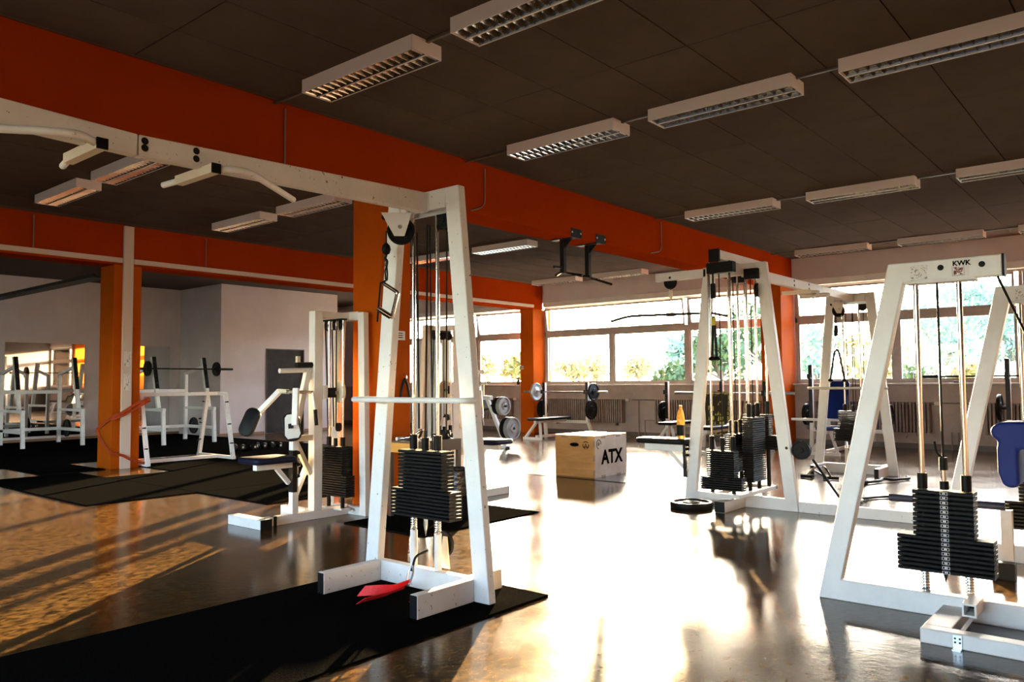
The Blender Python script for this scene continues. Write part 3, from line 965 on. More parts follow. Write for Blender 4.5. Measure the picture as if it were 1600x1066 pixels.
# lat arm (left), wheel, seat
MB().box(-0.86, -0.29, 0.0, D, 2.225, 2.31).build('lat_arm', WHITE, ms, bev=0.004)
wheel(ms, 'lat_wheel', (-0.70, 0.03, 2.21), (0, 1, 0), 0.07)
MB().lathe([(0, 0.004), (0.012, 0.003), (0.014, 0)], (-0.69, 0, 2.255), (0, -1, 0), 10).build('bolt', BLACKM, ms)
MB().box(-1.00, -0.535, -0.03, 0.03, 0.49, 0.565).build('seat_arm', WHITE, ms, bev=0.004)
MB().bar((-0.72, 0, 0.49), (-0.53, 0, 0.30), 0.035, 0.035).build('seat_brace', WHITE, ms)
MB().box(-0.56, -0.53, -0.035, -0.005, 0.24, 0.60).build('seat_slider', BLACKM, ms)
for z in (0.56, 0.52, 0.46):
    MB().lathe([(0.012, 0), (0.018, 0.01), (0.014, 0.03), (0, 0.03)], (-0.53, -0.02, z), (1, -0.3, 0), 10).build('knob', BLACKP, ms)
pad_mb(-1.05, -0.5, -0.15, 0.12, 0.567, 0.62, 0.05, 0.02).build('seat_pad', VINYL, ms)
# low wheel, strap on the right
wheel(ms, 'low_wheel', (0.60, 0.03, 0.56), (0, 1, 0), 0.085, 0.04)
MB().lathe([(0, 0.004), (0.012, 0.003), (0.014, 0)], (0.475, 0, 0.575), (0, -1, 0), 10).build('bolt', BLACKM, ms)
# beam to the far tower, far tower
MB().hexa([(0.05, D, 2.20), (0.11, D, 2.20), (0.11, 3.35, 2.20), (0.05, 3.35, 2.20)], [(0.05, D, 2.30), (0.11, D, 2.30), (0.11, 3.35, 2.30), (0.05, 3.35, 2.30)]).build('overhead_beam', WHITE, ms, bev=0.005)
for y, s in ((1.55, 1), (2.1, -1)):
    MB().bar((-0.12, y, 2.175), (0.2, y, 2.175), 0.042, 0.042).build('grip_tube', CREAM, ms)
    MB().tube(arc([(0.19, y + 0.02 * s, 2.175), (0.26, y + 0.1 * s, 2.175), (0.05, y + 0.5 * s, 2.15)], 0.05), 0.015, 10).build('bent_grip', WHITE, ms)
for y in (1.3, 1.75):
    for z in (2.225, 2.275):
        MB().lathe([(0, 0.004), (0.012, 0.003), (0.014, 0)], (0.11, y, z), (1, 0, 0), 10).build('bolt', BLACKM, ms)
ft = bpy.data.objects.new('far_tower', None)
ft.empty_display_size = 0.1
COL.objects.link(ft)
ft.parent = ms
ft.location = (0.06, 3.36, 0)
_before = set(bpy.data.objects)
cable_tower(ft, 0.0, -1, paint=WHITE)
# the far tower's wheel sits one level deeper than allowed: fold it into the tower
for o in [o for o in bpy.data.objects if o.parent is not None and o.parent.name.startswith('swivel_pulley') and o.parent.parent is ft]:
    pu_ = o.parent
    bpy.context.view_layer.update()
    mw = pu_.matrix_local @ o.matrix_local
    o.parent = ft
    o.matrix_local = mw
for o in list(ft.children):
    if o.name.startswith('swivel_pulley'):
        bpy.data.objects.remove(o)
_plates = [o for o in ft.children if o.name.startswith('weight_plate')]

# lat bar
lb = thing('lat_bar', 'long black lat pulldown bar hanging from the white side arm', 'bar', (-3.95, 7.23, 1.88), 0.3)
MB().tube([(0.02, 0, 0.33), (0.02, 0, 0.22)], 0.005, 8).build('cable_end', CABLE, lb)
MB().tube([(0.02, 0, 0.25), (0.02, 0, 0.17)], 0.017, 10).build('swivel', CREAM, lb)
MB().tube(arc([(0.02, 0, 0.17), (0.002, 0, 0.12), (0.015, 0, 0.03), (0.03, 0, 0.03), (0.04, 0, 0.12), (0.02, 0, 0.17)], 0.012), 0.005, 8).build('carabiner', STEEL, lb)
MB().tube(arc([(-0.62, 0, -0.05), (-0.42, 0, 0.0), (0.42, 0, 0.0), (0.62, 0, -0.05)], 0.08), 0.014, 12).build('bar', BLACKM, lb)
MB().tube([(-0.03, 0, 0.0), (0.06, 0, 0.0)], 0.021, 12).build('collar', BLACKM, lb)

# triceps ropes
def rope(name, label, loc, knot=None):
    t = thing(name, label, 'rope', loc)
    MB().tube([(0, 0, 0.62), (0, 0, 0.46)], 0.009, 8).build('cable_end', CABLE, t)
    MB().box(-0.024, 0.024, -0.015, 0.015, 0.36, 0.5).build('rubber_stop', BLACKP, t, bev=0.006)
    MB().tube(arc([(0, 0, 0.36), (-0.02, 0, 0.32), (-0.012, 0, 0.24), (0.012, 0, 0.24), (0.02, 0, 0.32), (0, 0, 0.36)], 0.014), 0.005, 8).build('carabiner', STEEL, t)
    MB().lathe([(0.026 + 0.006 * math.cos(a), 0.006 * math.sin(a)) for a in [2 * PI * k / 8 for k in range(8)]], (0, 0, 0.215), (0.3, 1, 0), 18, closed=True).build('ring', BLACKM, t)
    return t


def rope_legs(t, spread, length, m_tip):
    for s in (-1, 1):
        pts = [(0, 0, 0.19), (s * spread * 0.35, 0, 0.15), (s * spread * 0.8, 0, -length * 0.4), (s * spread, 0, -length)]
        pts = arc(pts, 0.06, 6)
        n = 36
        fine = []
        acc = [0]
        for a, b in zip(pts[:-1], pts[1:]):
            acc.append(acc[-1] + (Vector(b) - Vector(a)).length)
        for k in range(n + 1):
            d = acc[-1] * k / n
            j = max(i for i in range(len(acc)) if acc[i] <= d + 1e-9)
            j = min(j, len(pts) - 2)
            f = (d - acc[j]) / max(acc[j + 1] - acc[j], 1e-6)
            fine.append(Vector(pts[j]).lerp(Vector(pts[j + 1]), f))
        MB().tube(fine, [0.0145 if k % 2 else 0.0115 for k in range(n + 1)], 10).build('rope_leg', BLACKM, t)
        MB().lathe([(0, -0.02), (0.03, -0.012), (0.034, 0.0), (0.026, 0.016), (0.012, 0.022)], (s * spread, 0, -length - 0.01), (0, 0, 1), 14).build('rubber_end', BLACKP, t)


r1 = rope('triceps_rope', 'black triceps rope with a yellow mark hanging in front of the four-stack tower', (-3.25, 6.79, 1.60))
rope_legs(r1, 0.022, 0.19, None)
MB().tube([(0.0, 0, 0.18), (0, 0, 0.11)], 0.022, 12).build('yellow_tape', mat('yellow tape', (0.55, 0.5, 0.03), 0.5), r1)
r2_ = rope('triceps_rope', 'triceps rope with two legs hanging from the far tower in front of the window', (-3.31, 10.44, 1.40))
rope_legs(r2_, 0.085, 0.20, None)

# ------------------------------------------------------------------ white machines on the right
def cantilever_machine(letters):
    t = thing('cable_row_machine', 'machine', 'gym machine')
    D = 0.07
    MB().prism([(-0.636, 0, 0.0), (-0.225, 0, 1.81), (0.295, 0, 1.81), (0.295, 0, 1.705), (-0.152, 0, 1.705), (-0.513, 0, 0.112), (1.2, 0, 0.112), (1.2, 0, 0.0)], (0, D, 0)).build('frame', WHITE, t, bev=0.006)
    MB().box(0.295, 0.305, 0.0, D, 1.703, 1.812).build('end_cap', BLACKP, t)
    MB().box(-0.016, 1.2, -0.48, -0.40, 0, 0.066).build('front_foot', WHITE, t, bev=0.006)
    MB().box(-0.016, 0.10, -0.40, 0.0, 0.0, 0.066).build('foot_link', WHITE, t, bev=0.004)
    st = MB()
    a, b = 0.024, 0.02
    st.box(0.105, 0.165, -0.20, 0.0, 0.075, 0.083).box(0.105, 0.165, -0.20, 0.0, 0.127, 0.135).box(0.105, 0.113, -0.20, 0.0, 0.083, 0.127).box(0.157, 0.165, -0.20, 0.0, 0.083, 0.127)
    st.build('socket_tube', WHITE, t)
    MB().box(0.113, 0.157, -0.06, -0.05, 0.083, 0.127).build('socket_shadow_plug', BLACKP, t)
    MB().prism([(0.11, -0.40, 0.03), (0.11, -0.20, 0.03), (0.135, -0.20, 0.072), (0.135, -0.40, 0.066)], (0.02, 0, 0)).build('gusset', WHITE, t)
    MB().box(0.12, 0.155, -0.486, -0.48, 0.0, 0.062).box(0.12, 0.155, -0.52, -0.48, 0, 0.006).build('angle_bracket', STEEL, t)
    for x in (0.128, 0.147):
        for z in (0.03, 0.047):
            MB().lathe([(0, 0.003), (0.004, 0.002), (0.005, 0)], (x, -0.486, z), (0, -1, 0), 8).build('screw', BLACKM, t)
    MB().box(-0.14, 0.18, -0.02, 0.09, 1.694, 1.705).build('rod_plate', WHITE, t)
    yc = D / 2
    for x in (-0.1, 0.1):
        MB().tube([(x, yc, 0.112), (x, yc, 1.70)], 0.0135, 14).build('guide_rod', CHROME, t)
        MB().tube(helix((x, yc, 0.115), 0.018, 0.10, 7), 0.005, 5).build('spring', STEEL, t)
        MB().tube([(x, yc, 0.635), (x, yc, 0.715)], 0.024, 14).build('rod_sleeve', BLACKP, t)
    weight_plates(t, 0, yc, 0.637, [0.275] * 10 + [0.435] * 8, 0.0231, 0.115, labels=letters)
    MB().tube([(0, yc, 0.637), (0, yc, 0.68)], 0.022, 12).build('selector_stem', BLACKP, t)
    MB().tube([(0, yc, 0.67), (0, yc, 0.735)], 0.012, 10).build('stem_joint', CHROME, t)
    MB().tube([(0, yc, 0.735), (0, yc, 0.80)], 0.02, 10).tube(arc([(0, yc, 0.79), (-0.03, yc - 0.01, 0.83), (-0.035, yc - 0.01, 0.88)], 0.02), 0.006, 6).build('cable_clamp', BLACKP, t)
    MB().tube([(0, yc, 0.79), (0, yc, 1.70)], 0.006, 8).build('cable', CABLE, t)
    MB().lathe([(0, -0.05), (0.012, 0.0)], (0, yc - 0.03, 0.222), (0, 0, 1), 10).build('stem_tip', BLACKM, t)
    MB().tube([(0.27, yc, 1.705), (0.62, yc + 0.02, 0.75)], 0.006, 8).build('cable', CABLE, t)
    for x in (0.026, 0.21):
        MB().lathe([(0, 0.003), (0.0135, 0.003), (0.015, 0)], (x, 0, 1.768), (0, -1, 0), 18).build('bolt_cap', BLACKP, t)
    MB().box(-0.115, -0.035, -0.0012, 0, 1.712, 1.79).build('drawing_sticker', STICKG, t)
    if letters:
        MB().box(0.072, 0.155, -0.0012, 0, 1.716, 1.797).build('sticker', STICK, t)
        MB().box(0.085, 0.127, -0.0022, -0.0012, 1.724, 1.764).build('sticker_emblem', STICKR, t)
        text_obj('KWK', 0.034, INK, t, (0.121, -0.002, 1.781), (PI / 2, 0, 0), 'sticker_lettering', 0.0012)
        q = MB()
        x0, x1, z0, z1, w_ = 0.081, 0.131, 0.0, 0.0, 0.0012
        q.box(0.079, 0.0802, -0.002, -0.0012, 1.72, 1.768).box(0.131, 0.1322, -0.002, -0.0012, 1.72, 1.768).box(0.079, 0.1322, -0.002, -0.0012, 1.72, 1.7212)
        q.build('emblem_border', INK, t)
    return t


k1 = cantilever_machine(True)
k1.location = (-0.92, 4.48, 0)
tag(k1, 'large white leaning frame with black weight stack and letters KWK at the right', 'gym machine', None)
k2 = cantilever_machine(False)
k2.location = (-0.665, 6.08, 0)
tag(k2, 'second white leaning frame with blue seat, behind the lettered one', 'gym machine', None)
# seat group and roller of the rear frame
MB().tube([(-0.80, -0.48, 0.425), (-0.15, -0.48, 0.425)], 0.024, 14).build('roller_bar', mat('navy foam', (0.01, 0.014, 0.04), 0.6), k2)
MB().box(-0.178, -0.118, -0.47, -0.41, 0.066, 0.40).build('roller_post', WHITE, k2)
MB().box(-0.22, -0.10, -0.56, -0.484, 0.0, 0.10).build('rubber_foot', BLACKP, k2, bev=0.004)
bp = MB()
sec = [(-0.13, -0.78, 0.55), (-0.135, -0.80, 0.70), (-0.12, -0.80, 0.83), (-0.15, -0.80, 0.86), (-0.155, -0.80, 0.91), (-0.10, -0.80, 0.945)]
prof = [(-0.105, 0.60), (-0.125, 0.67), (-0.125, 0.80), (-0.118, 0.845), (-0.150, 0.87), (-0.155, 0.915), (-0.115, 0.95), (-0.02, 0.955), (0.25, 0.95), (0.25, 0.83), (-0.02, 0.80), (-0.02, 0.60), (-0.06, 0.58)]
bp.prism([(x, -0.86, z) for x, z in prof], (0, 0.26, 0))
o = bp.build('back_pad', BLUE, k2, bev=0.025, seg=4)
o['label'] = 'blue vinyl pad with a rolled top'
MB().box(0.02, 0.07, -0.75, -0.70, 0.07, 0.85).build('pad_post', WHITE, k2)
MB().box(0.02, 0.07, -0.70, -0.47, 0.0, 0.07).build('pad_rail', WHITE, k2)

# ------------------------------------------------------------------ rear delt machines
def delt_machine():
    t = thing('rear_delt_machine', 'machine', 'gym machine')
    # origin: middle of the rear A-frame on the floor; seat towards -y
    MB().hexa([(0.19, 0, 0), (0.275, 0, 0), (0.275, 0.06, 0), (0.19, 0.06, 0)], [(0.155, 0, 1.85), (0.24, 0, 1.85), (0.24, 0.06, 1.85), (0.155, 0.06, 1.85)]).build('rear_leg', WHITE, t, bev=0.005)
    MB().hexa([(-0.275, 0, 0), (-0.19, 0, 0), (-0.19, 0.06, 0), (-0.275, 0.06, 0)], [(-0.17, 0, 1.80), (-0.085, 0, 1.80), (-0.085, 0.06, 1.80), (-0.17, 0.06, 1.80)]).build('rear_leg', CREAM, t, bev=0.005)  # cream tone stands in for sunlight on this white leg
    MB().box(-0.17, 0.16, 0, 0.06, 1.78, 1.86).build('rear_top', WHITE, t, bev=0.004)
    MB().box(-0.19, 0.19, 0, 0.06, 0, 0.075).build('rear_base', WHITE, t, bev=0.004)
    MB().box(-0.035, 0.035, -0.87, 0.0, 0, 0.075).build('centre_rail', WHITE, t, bev=0.004)
    MB().box(-0.045, 0.045, -0.39, -0.30, 0.075, 1.85).build('main_post', WHITE, t, bev=0.006)
    MB().box(-0.035, 0.035, -0.30, 0.0, 1.79, 1.85).build('top_link', WHITE, t, bev=0.004)
    MB().box(-0.375, 0.125, -0.97, -0.87, 0, 0.08).build('front_foot', WHITE, t, bev=0.005)
    MB().box(0.125, 0.135, -0.972, -0.868, -0.0, 0.082).build('end_cap', BLACKP, t)
    MB().box(-0.04, 0.04, -0.79, -0.76, 0.0, 0.079).build('rail_band', BLACKP, t)
    # seat post and seat
    MB().box(-0.03, 0.03, -0.60, -0.54, 0.075, 0.80).build('seat_post', WHITE, t, bev=0.004)
    MB().box(-0.028, 0.034, -0.603, -0.558, 0.26, 0.62).build('post_insert', BLACKM, t)
    MB().box(-0.03, 0.03, -0.95, -0.52, 0.475, 0.53).build('seat_arm', WHITE, t, bev=0.004)
    MB().bar((0, -0.74, 0.475), (0, -0.62, 0.34), 0.035, 0.035, (1, 0, 0)).build('seat_brace', WHITE, t)
    pad_mb(-0.17, 0.17, -1.03, -0.63, 0.532, 0.585, 0.06, 0.02).build('seat_pad', NAVY, t)
    for z in (0.50, 0.40, 0.60):
        MB().lathe([(0.01, 0), (0.017, 0.012), (0.013, 0.03), (0, 0.03)], (0.034, -0.56, z), (1, 0, 0), 10).build('knob', BLACKP, t)
    MB().bar((0, -0.57, 0.72), (0, -0.385, 0.72), 0.05, 0.05).build('post_link', CREAM, t)
    MB().bar((0, -0.56, 0.70), (0, -0.40, 0.40), 0.04, 0.04, (1, 0, 0)).build('post_strut', CREAM, t)
    MB().bar((0, -0.56, 0.79), (0, -0.43, 1.31), 0.05, 0.05, (1, 0, 0)).build('chest_strut', WHITE, t)
    # upper handle bar with roller
    MB().tube([(-0.0, -0.72, 1.31), (0.0, -0.40, 1.32)], 0.022, 12).build('upper_bar', WHITE, t)
    MB().tube([(0.0, -0.55, 1.36), (0.0, -0.38, 1.365)], 0.026, 14).build('foam_roller', VINYL, t)
    MB().bar((-0.02, -0.52, 1.33), (-0.02, -0.52, 1.44), 0.03, 0.03).build('upper_peg', CREAM, t)
    # pivot shaft and arms with pads
    MB().tube([(0.02, -0.66, 1.13), (0.02, -0.05, 1.11)], 0.017, 12).build('pivot_shaft', CHROME, t)
    MB().bar((-0.08, -0.66, 1.14), (-0.30, -0.78, 0.90), 0.05, 0.045).build('swing_arm', WHITE, t, bev=0.006)
    MB().tube([(-0.09, -0.66, 1.135), (0.02, -0.64, 1.13)], 0.02, 12).build('arm_hub', CREAM, t)
    o = pad_mb(-0.075, 0.075, -0.13, 0.13, 0.0, 0.05, 0.065, 0.018).build('arm_pad', VINYL, t, loc=(-0.30, -0.80, 0.86), rot=(1.25, 0.25, 0.35))
    MB().bar((0.07, -0.60, 1.16), (0.085, -0.62, 0.84), 0.05, 0.045).build('swing_arm', WHITE, t, bev=0.006)
    o = pad_mb(-0.075, 0.075, -0.125, 0.125, -0.05, 0.0, 0.06, 0.018).build('arm_pad', VINYL, t, loc=(0.055, -0.63, 0.83), rot=(1.35, -0.12, 1.0))
    pm = MB()
    pts = [(-0.045, -0.105), (0.045, -0.105), (0.065, -0.07), (0.05, 0.08), (0.03, 0.105), (-0.03, 0.105), (-0.05, 0.08), (-0.065, -0.07)]
    pm.prism([(x, y, 0.0) for x, y in pts], (0, 0, 0.012))
    pm.build('pad_plate', WHITE, t, loc=(0.055, -0.63, 0.83), rot=(1.35, -0.12, 1.0), bev=0.003)
    MB().box(-0.02, 0.02, -0.02, 0.02, 0.012, 0.03).build('pad_nut', BLACKP, t, loc=(0.055, -0.63, 0.83), rot=(1.35, -0.12, 0.6))
    MB().tube([(0.06, -0.42, 1.12), (0.085, -0.40, 0.88)], 0.011, 10).build('handle_rod', STEEL, t)
    MB().tube([(0.078, -0.405, 0.97), (0.088, -0.398, 0.83)], 0.017, 12).build('handle_grip', VINYL, t)
    # cam discs
    MB().lathe([(0, -0.02), (0.09, -0.02), (0.10, -0.01), (0.10, 0.01), (0.09, 0.02), (0, 0.02)], (0.03, -0.1, 1.12), (0.25, 1, 0), 26).build('cam_disc', CREAM, t)
    MB().box(0.0, 0.07, -0.24, -0.18, 1.07, 1.16).build('cam_block', BLACKP, t)
    MB().box(-0.04, 0.05, -0.30, -0.25, 1.06, 1.18).build('bearing_block', WHITE, t)
    # rear left foot
    MB().box(-0.42, -0.04, -0.42, -0.36, 0.0, 0.09).build('side_foot', WHITE, t, bev=0.004)
    MB().bar((-0.30, -0.39, 0.09), (-0.10, -0.37, 0.45), 0.04, 0.04).build('side_strut', WHITE, t)
    # stack between the posts
    yc = -0.12
    for x in (-0.1, 0.1):
        MB().tube([(x, yc, 0.075), (x, yc, 1.79)], 0.0115, 10).build('guide_rod', CHROME, t)
        MB().tube([(x, yc, 0.63), (x, yc, 0.71)], 0.022, 12).build('rod_sleeve', BLACKP, t)
        MB().tube([(x, yc, 0.075), (x, yc, 0.175)], 0.018, 10).build('rubber_buffer', BLACKP, t)
    MB().box(-0.15, 0.15, -0.17, -0.07, 0.06, 0.074).build('rod_base', WHITE, t)
    weight_plates(t, 0, yc, 0.63, [0.30] * 12 + [0.42] * 9, 0.0215, 0.10)
    MB().tube([(0, yc, 0.62), (0, yc, 0.70)], 0.02, 10).build('selector_stem', BLACKP, t)
    MB().prism([(-0.05, yc - 0.02, 0.71), (0.05, yc - 0.02, 0.71), (0.02, yc - 0.02, 0.80), (-0.02, yc - 0.02, 0.80)], (0, 0.04, 0)).build('floating_pulley', WHITE, t)
    wheel(t, 'floating_wheel', (0.04, yc, 0.80), (1, 0.4, 0), 0.04)
    MB().tube([(0.0, yc, 0.8), (0.0, yc, 1.72)], 0.006, 6).tube([(-0.06, yc + 0.02, 0.8), (-0.09, yc + 0.02, 1.7)], 0.006, 6).tube([(-0.16, yc + 0.06, 0.1), (-0.16, yc, 1.7)], 0.008, 6).build('cable', CABLE, t)
    for x in (-0.14, -0.02, 0.07):
        wheel(t, 'top_wheel', (x, yc, 1.735), (1, 0.9, 0), 0.05, 0.03)
    MB().box(-0.18, 0.12, yc - 0.03, yc + 0.03, 1.775, 1.79).build('wheel_rail', BLACKM, t)
    return t


dm = delt_machine()
dm.location = (-5.9, 4.64, 0)
dm['label'] = 'white rear delt machine with dark arm pads beside the near orange column'
dm2 = copy_tree(dm)
dm2.location = (-6.52, 6.42, 0)
dm2.rotation_euler = (0, 0, PI / 2)
dm2['label'] = 'second pad machine partly hidden behind the near cable tower and small table'

# small ledge table, bin, loose items
tb = thing('side_table', 'small wooden side table with yellow edge against the near orange column', 'table', (-5.28, 5.05, 0.01))
MB().box(-0.17, 0.17, -0.30, 0.30, 0.655, 0.67).build('table_top', TABLET, tb)
MB().box(-0.17, 0.17, -0.30, -0.28, 0.57, 0.655).build('front_apron', TABLEW, tb)
MB().box(0.15, 0.17, -0.28, 0.30, 0.57, 0.655).box(-0.17, -0.15, -0.28, 0.30, 0.57, 0.655).box(-0.15, 0.15, 0.28, 0.30, 0.57, 0.655).build('apron', TABLET, tb)
for x in (-0.15, 0.15):
    for y in (-0.28, 0.28):
        MB().box(x - 0.018, x + 0.018, y - 0.018, y + 0.018, 0, 0.57).build('leg', TABLET, tb)
bn = thing('waste_bin', 'black waste bin with glossy liner behind the near cable tower', 'bin', (-4.92, 5.12, 0.01))
MB().lathe([(0, 0), (0.115, 0), (0.15, 0.40), (0.158, 0.41), (0.145, 0.40), (0.11, 0.02), (0, 0.02)], n=28).build('bucket', BLACKP, bn)
MB().lathe([(0.147, 0.20), (0.16, 0.30), (0.158, 0.36), (0.168, 0.415), (0.155, 0.425), (0.14, 0.40), (0.13, 0.3)], n=28).build('liner', BAG, bn)
g = thing('row_grip', 'chrome close-grip row handle lying on the small table', 'grip', (-5.3, 4.9, 0.68))
MB().tube(arc([(-0.1, -0.05, 0.012), (0.0, 0.0, 0.03), (0.08, 0.06, 0.10), (0.0, 0.1, 0.02), (-0.1, 0.06, 0.012)], 0.03), 0.012, 10).build('frame', CHROME, g)
MB().tube([(-0.1, -0.09, 0.014), (-0.1, -0.01, 0.014)], 0.016, 10).build('grip', WHITE, g)
MB().tube([(-0.1, 0.03, 0.014), (-0.1, 0.11, 0.014)], 0.016, 10).build('grip', WHITE, g)
g = thing('ankle_cuff', 'dark folded ankle cuff on the small table', 'cuff', (-5.2, 5.22, 0.68))
MB().lathe([(0.05, 0), (0.058, 0.01), (0.058, 0.07), (0.05, 0.08), (0.045, 0.07), (0.045, 0.01)], (0, 0, 0), (0, 0, 1), 20, closed=True).build('cuff', VINYL, g)
MB().lathe([(0.016, 0), (0.02, 0.004), (0.016, 0.008), (0.012, 0.004)], (0.06, 0, 0.04), (1, 0, 0), 12, closed=True).build('ring', CHROME, g)
g = thing('hanging_grip', 'black triangular grip hanging on the side of the near orange column', 'grip', (-5.53, 5.03, 1.02))
MB().tube(arc([(0.0, 0, 0.22), (0.0, -0.035, 0.15), (0.0, -0.06, 0.02), (0.0, 0.06, 0.02), (0.0, 0.035, 0.15), (0.0, 0, 0.22)], 0.02), 0.012, 10).build('frame', BLACKM, g)
MB().tube([(0, -0.06, 0.02), (0, 0.06, 0.02)], 0.018, 12).build('grip', BLACKP, g)
MB().tube(arc([(-0.02, 0, 0.25), (0.02, 0, 0.25), (0.025, 0, 0.22)], 0.01), 0.005, 8).build('hook', STEEL, g)

# ------------------------------------------------------------------ plywood box
px = thing('plyometric_box', 'plywood jump box with black letters ATX standing on the glossy floor', 'box', (-6.12, 8.15, 0.007))
t_ = 0.018
MB().box(0, 0.6, 0, t_, 0, 0.5).build('front_panel', WOOD, px, bev=0.0015)
MB().box(0, 0.6, 0.75 - t_, 0.75, 0, 0.5).build('back_panel', WOOD, px)
rp = MB().box(0.6 - t_, 0.6, t_, 0.75 - t_, 0, 0.5).build('side_panel', mat('pale plywood', (0.42, 0.36, 0.32), 0.55, noise=(3, (0.27, 0.22, 0.19), 0.35, 0.72), chips=((0.1, 0.07, 0.05), 6, 0.7)), px)
MB().box(0, t_, t_, 0.75 - t_, 0, 0.5).build('side_panel', WOOD, px)
MB().box(0, 0.6, 0, 0.75, 0.5, 0.518).build('top_panel', WOOD, px, bev=0.0015)
fj = MB()
for z in (0.06, 0.24, 0.42):
    fj.box(0.6 - t_, 0.6005, -0.0005, t_, z - 0.035, z + 0.035)
for x in (0.15, 0.45):
    fj.box(x - 0.05, x + 0.05, -0.0006, 0.004, 0.48, 0.502)
for y in (0.2, 0.55):
    fj.box(0.597, 0.6006, y - 0.05, y + 0.05, 0.48, 0.502)
    fj.box(0.597, 0.6006, y - 0.05, y + 0.05, 0.0, 0.02)
fj.build('finger_joints', WOODE, px)
sl = MB()
n = 20
sl.prism([(0.30 + 0.07 * math.cos(2 * PI * k / n), -0.001, 0.40 + 0.024 * math.sin(2 * PI * k / n)) for k in range(n)], (0, 0.004, 0))
sl.build('hand_slot', INK, px)
em = MB()
for k in range(3):
    a = PI / 2 + 2 * PI * k / 3
    em.tube(arc([(0.475 + 0.045 * math.cos(a + d), -0.001, 0.40 + 0.045 * math.sin(a + d)) for d in (-0.8, -0.3, 0.3, 0.8)], 0.01), 0.005, 6)
em.tube([(0.475 - 0.03, -0.001, 0.375), (0.475 + 0.03, -0.001, 0.375)], 0.005, 6).tube([(0.46, -0.001, 0.375), (0.475, -0.001, 0.42), (0.49, -0.001, 0.375)], 0.005, 6)
em.build('printed_emblem', INK, px)
em = MB()
em.tube([(0.601, 0.1 + 0.05 * math.cos(2 * PI * k / 16), 0.41 + 0.055 * math.sin(2 * PI * k / 16)) for k in range(13)], 0.004, 6)
em.tube([(0.601, 0.085, 0.39), (0.601, 0.085, 0.43), (0.601, 0.115, 0.42), (0.601, 0.10, 0.40)], 0.004, 6)
em.build('printed_emblem', INK, px)
text_obj('ATX', 0.24, INK, px, (0.6015, 0.40, 0.235), (PI / 2, 0, PI / 2), 'printed_letters', 0.008)

# ------------------------------------------------------------------ pull-up bar on the near beam
pb = thing('ceiling_pullup_bar', 'black multi-grip pull-up bar bolted under the near orange beam', 'pull-up bar', (-5.75, 8.13, 2.97))
for y in (-0.27, 0.27):
    MB().box(-0.03, 0.03, y - 0.03, y + 0.03, -0.43, -0.012).build('hanger', BLACKM, pb, bev=0.004)
    MB().box(-0.15, 0.19, y - 0.05, y + 0.05, -0.012, 0.0).box(0.2, 0.206, y - 0.11, y + 0.11, -0.012, 0.1).box(0.15, 0.206, y - 0.05, y + 0.05, -0.012, -0.004).build('mount_plate', BLACKM, pb)
    MB().prism([(0.03, y - 0.01, -0.012), (0.14, y - 0.01, -0.012), (0.03, y - 0.01, -0.12)], (0, 0.02, 0)).build('gusset', BLACKM, pb)
    for d in (-0.09, 0.09):
        MB().lathe([(0, 0.006), (0.012, 0.004), (0.014, 0)], (0.206, y + d, 0.05), (1, 0, 0), 8).build('bolt', STEEL, pb)
    s = 1 if y > 0 else -1
    MB().tube(arc([(0.0, y, -0.42), (0.0, y + s * 0.06, -0.43), (0.14, y + s * 0.34, -0.50)], 0.03), 0.016, 10).build('angled_grip', BLACKM, pb)
MB().tube([(0, -0.27, -0.42), (0, 0.27, -0.42)], 0.016, 10).build('cross_grip', BLACKM, pb)
for y in (-0.09, 0.09):
    MB().tube([(-0.02, y, -0.42), (0.16, y, -0.45)], 0.016, 10).build('neutral_grip', BLACKM, pb)
MB().tube([(0, -0.27, -0.36), (0.0, -0.46, -0.37)], 0.016, 10).build('side_grip', BLACKM, pb)

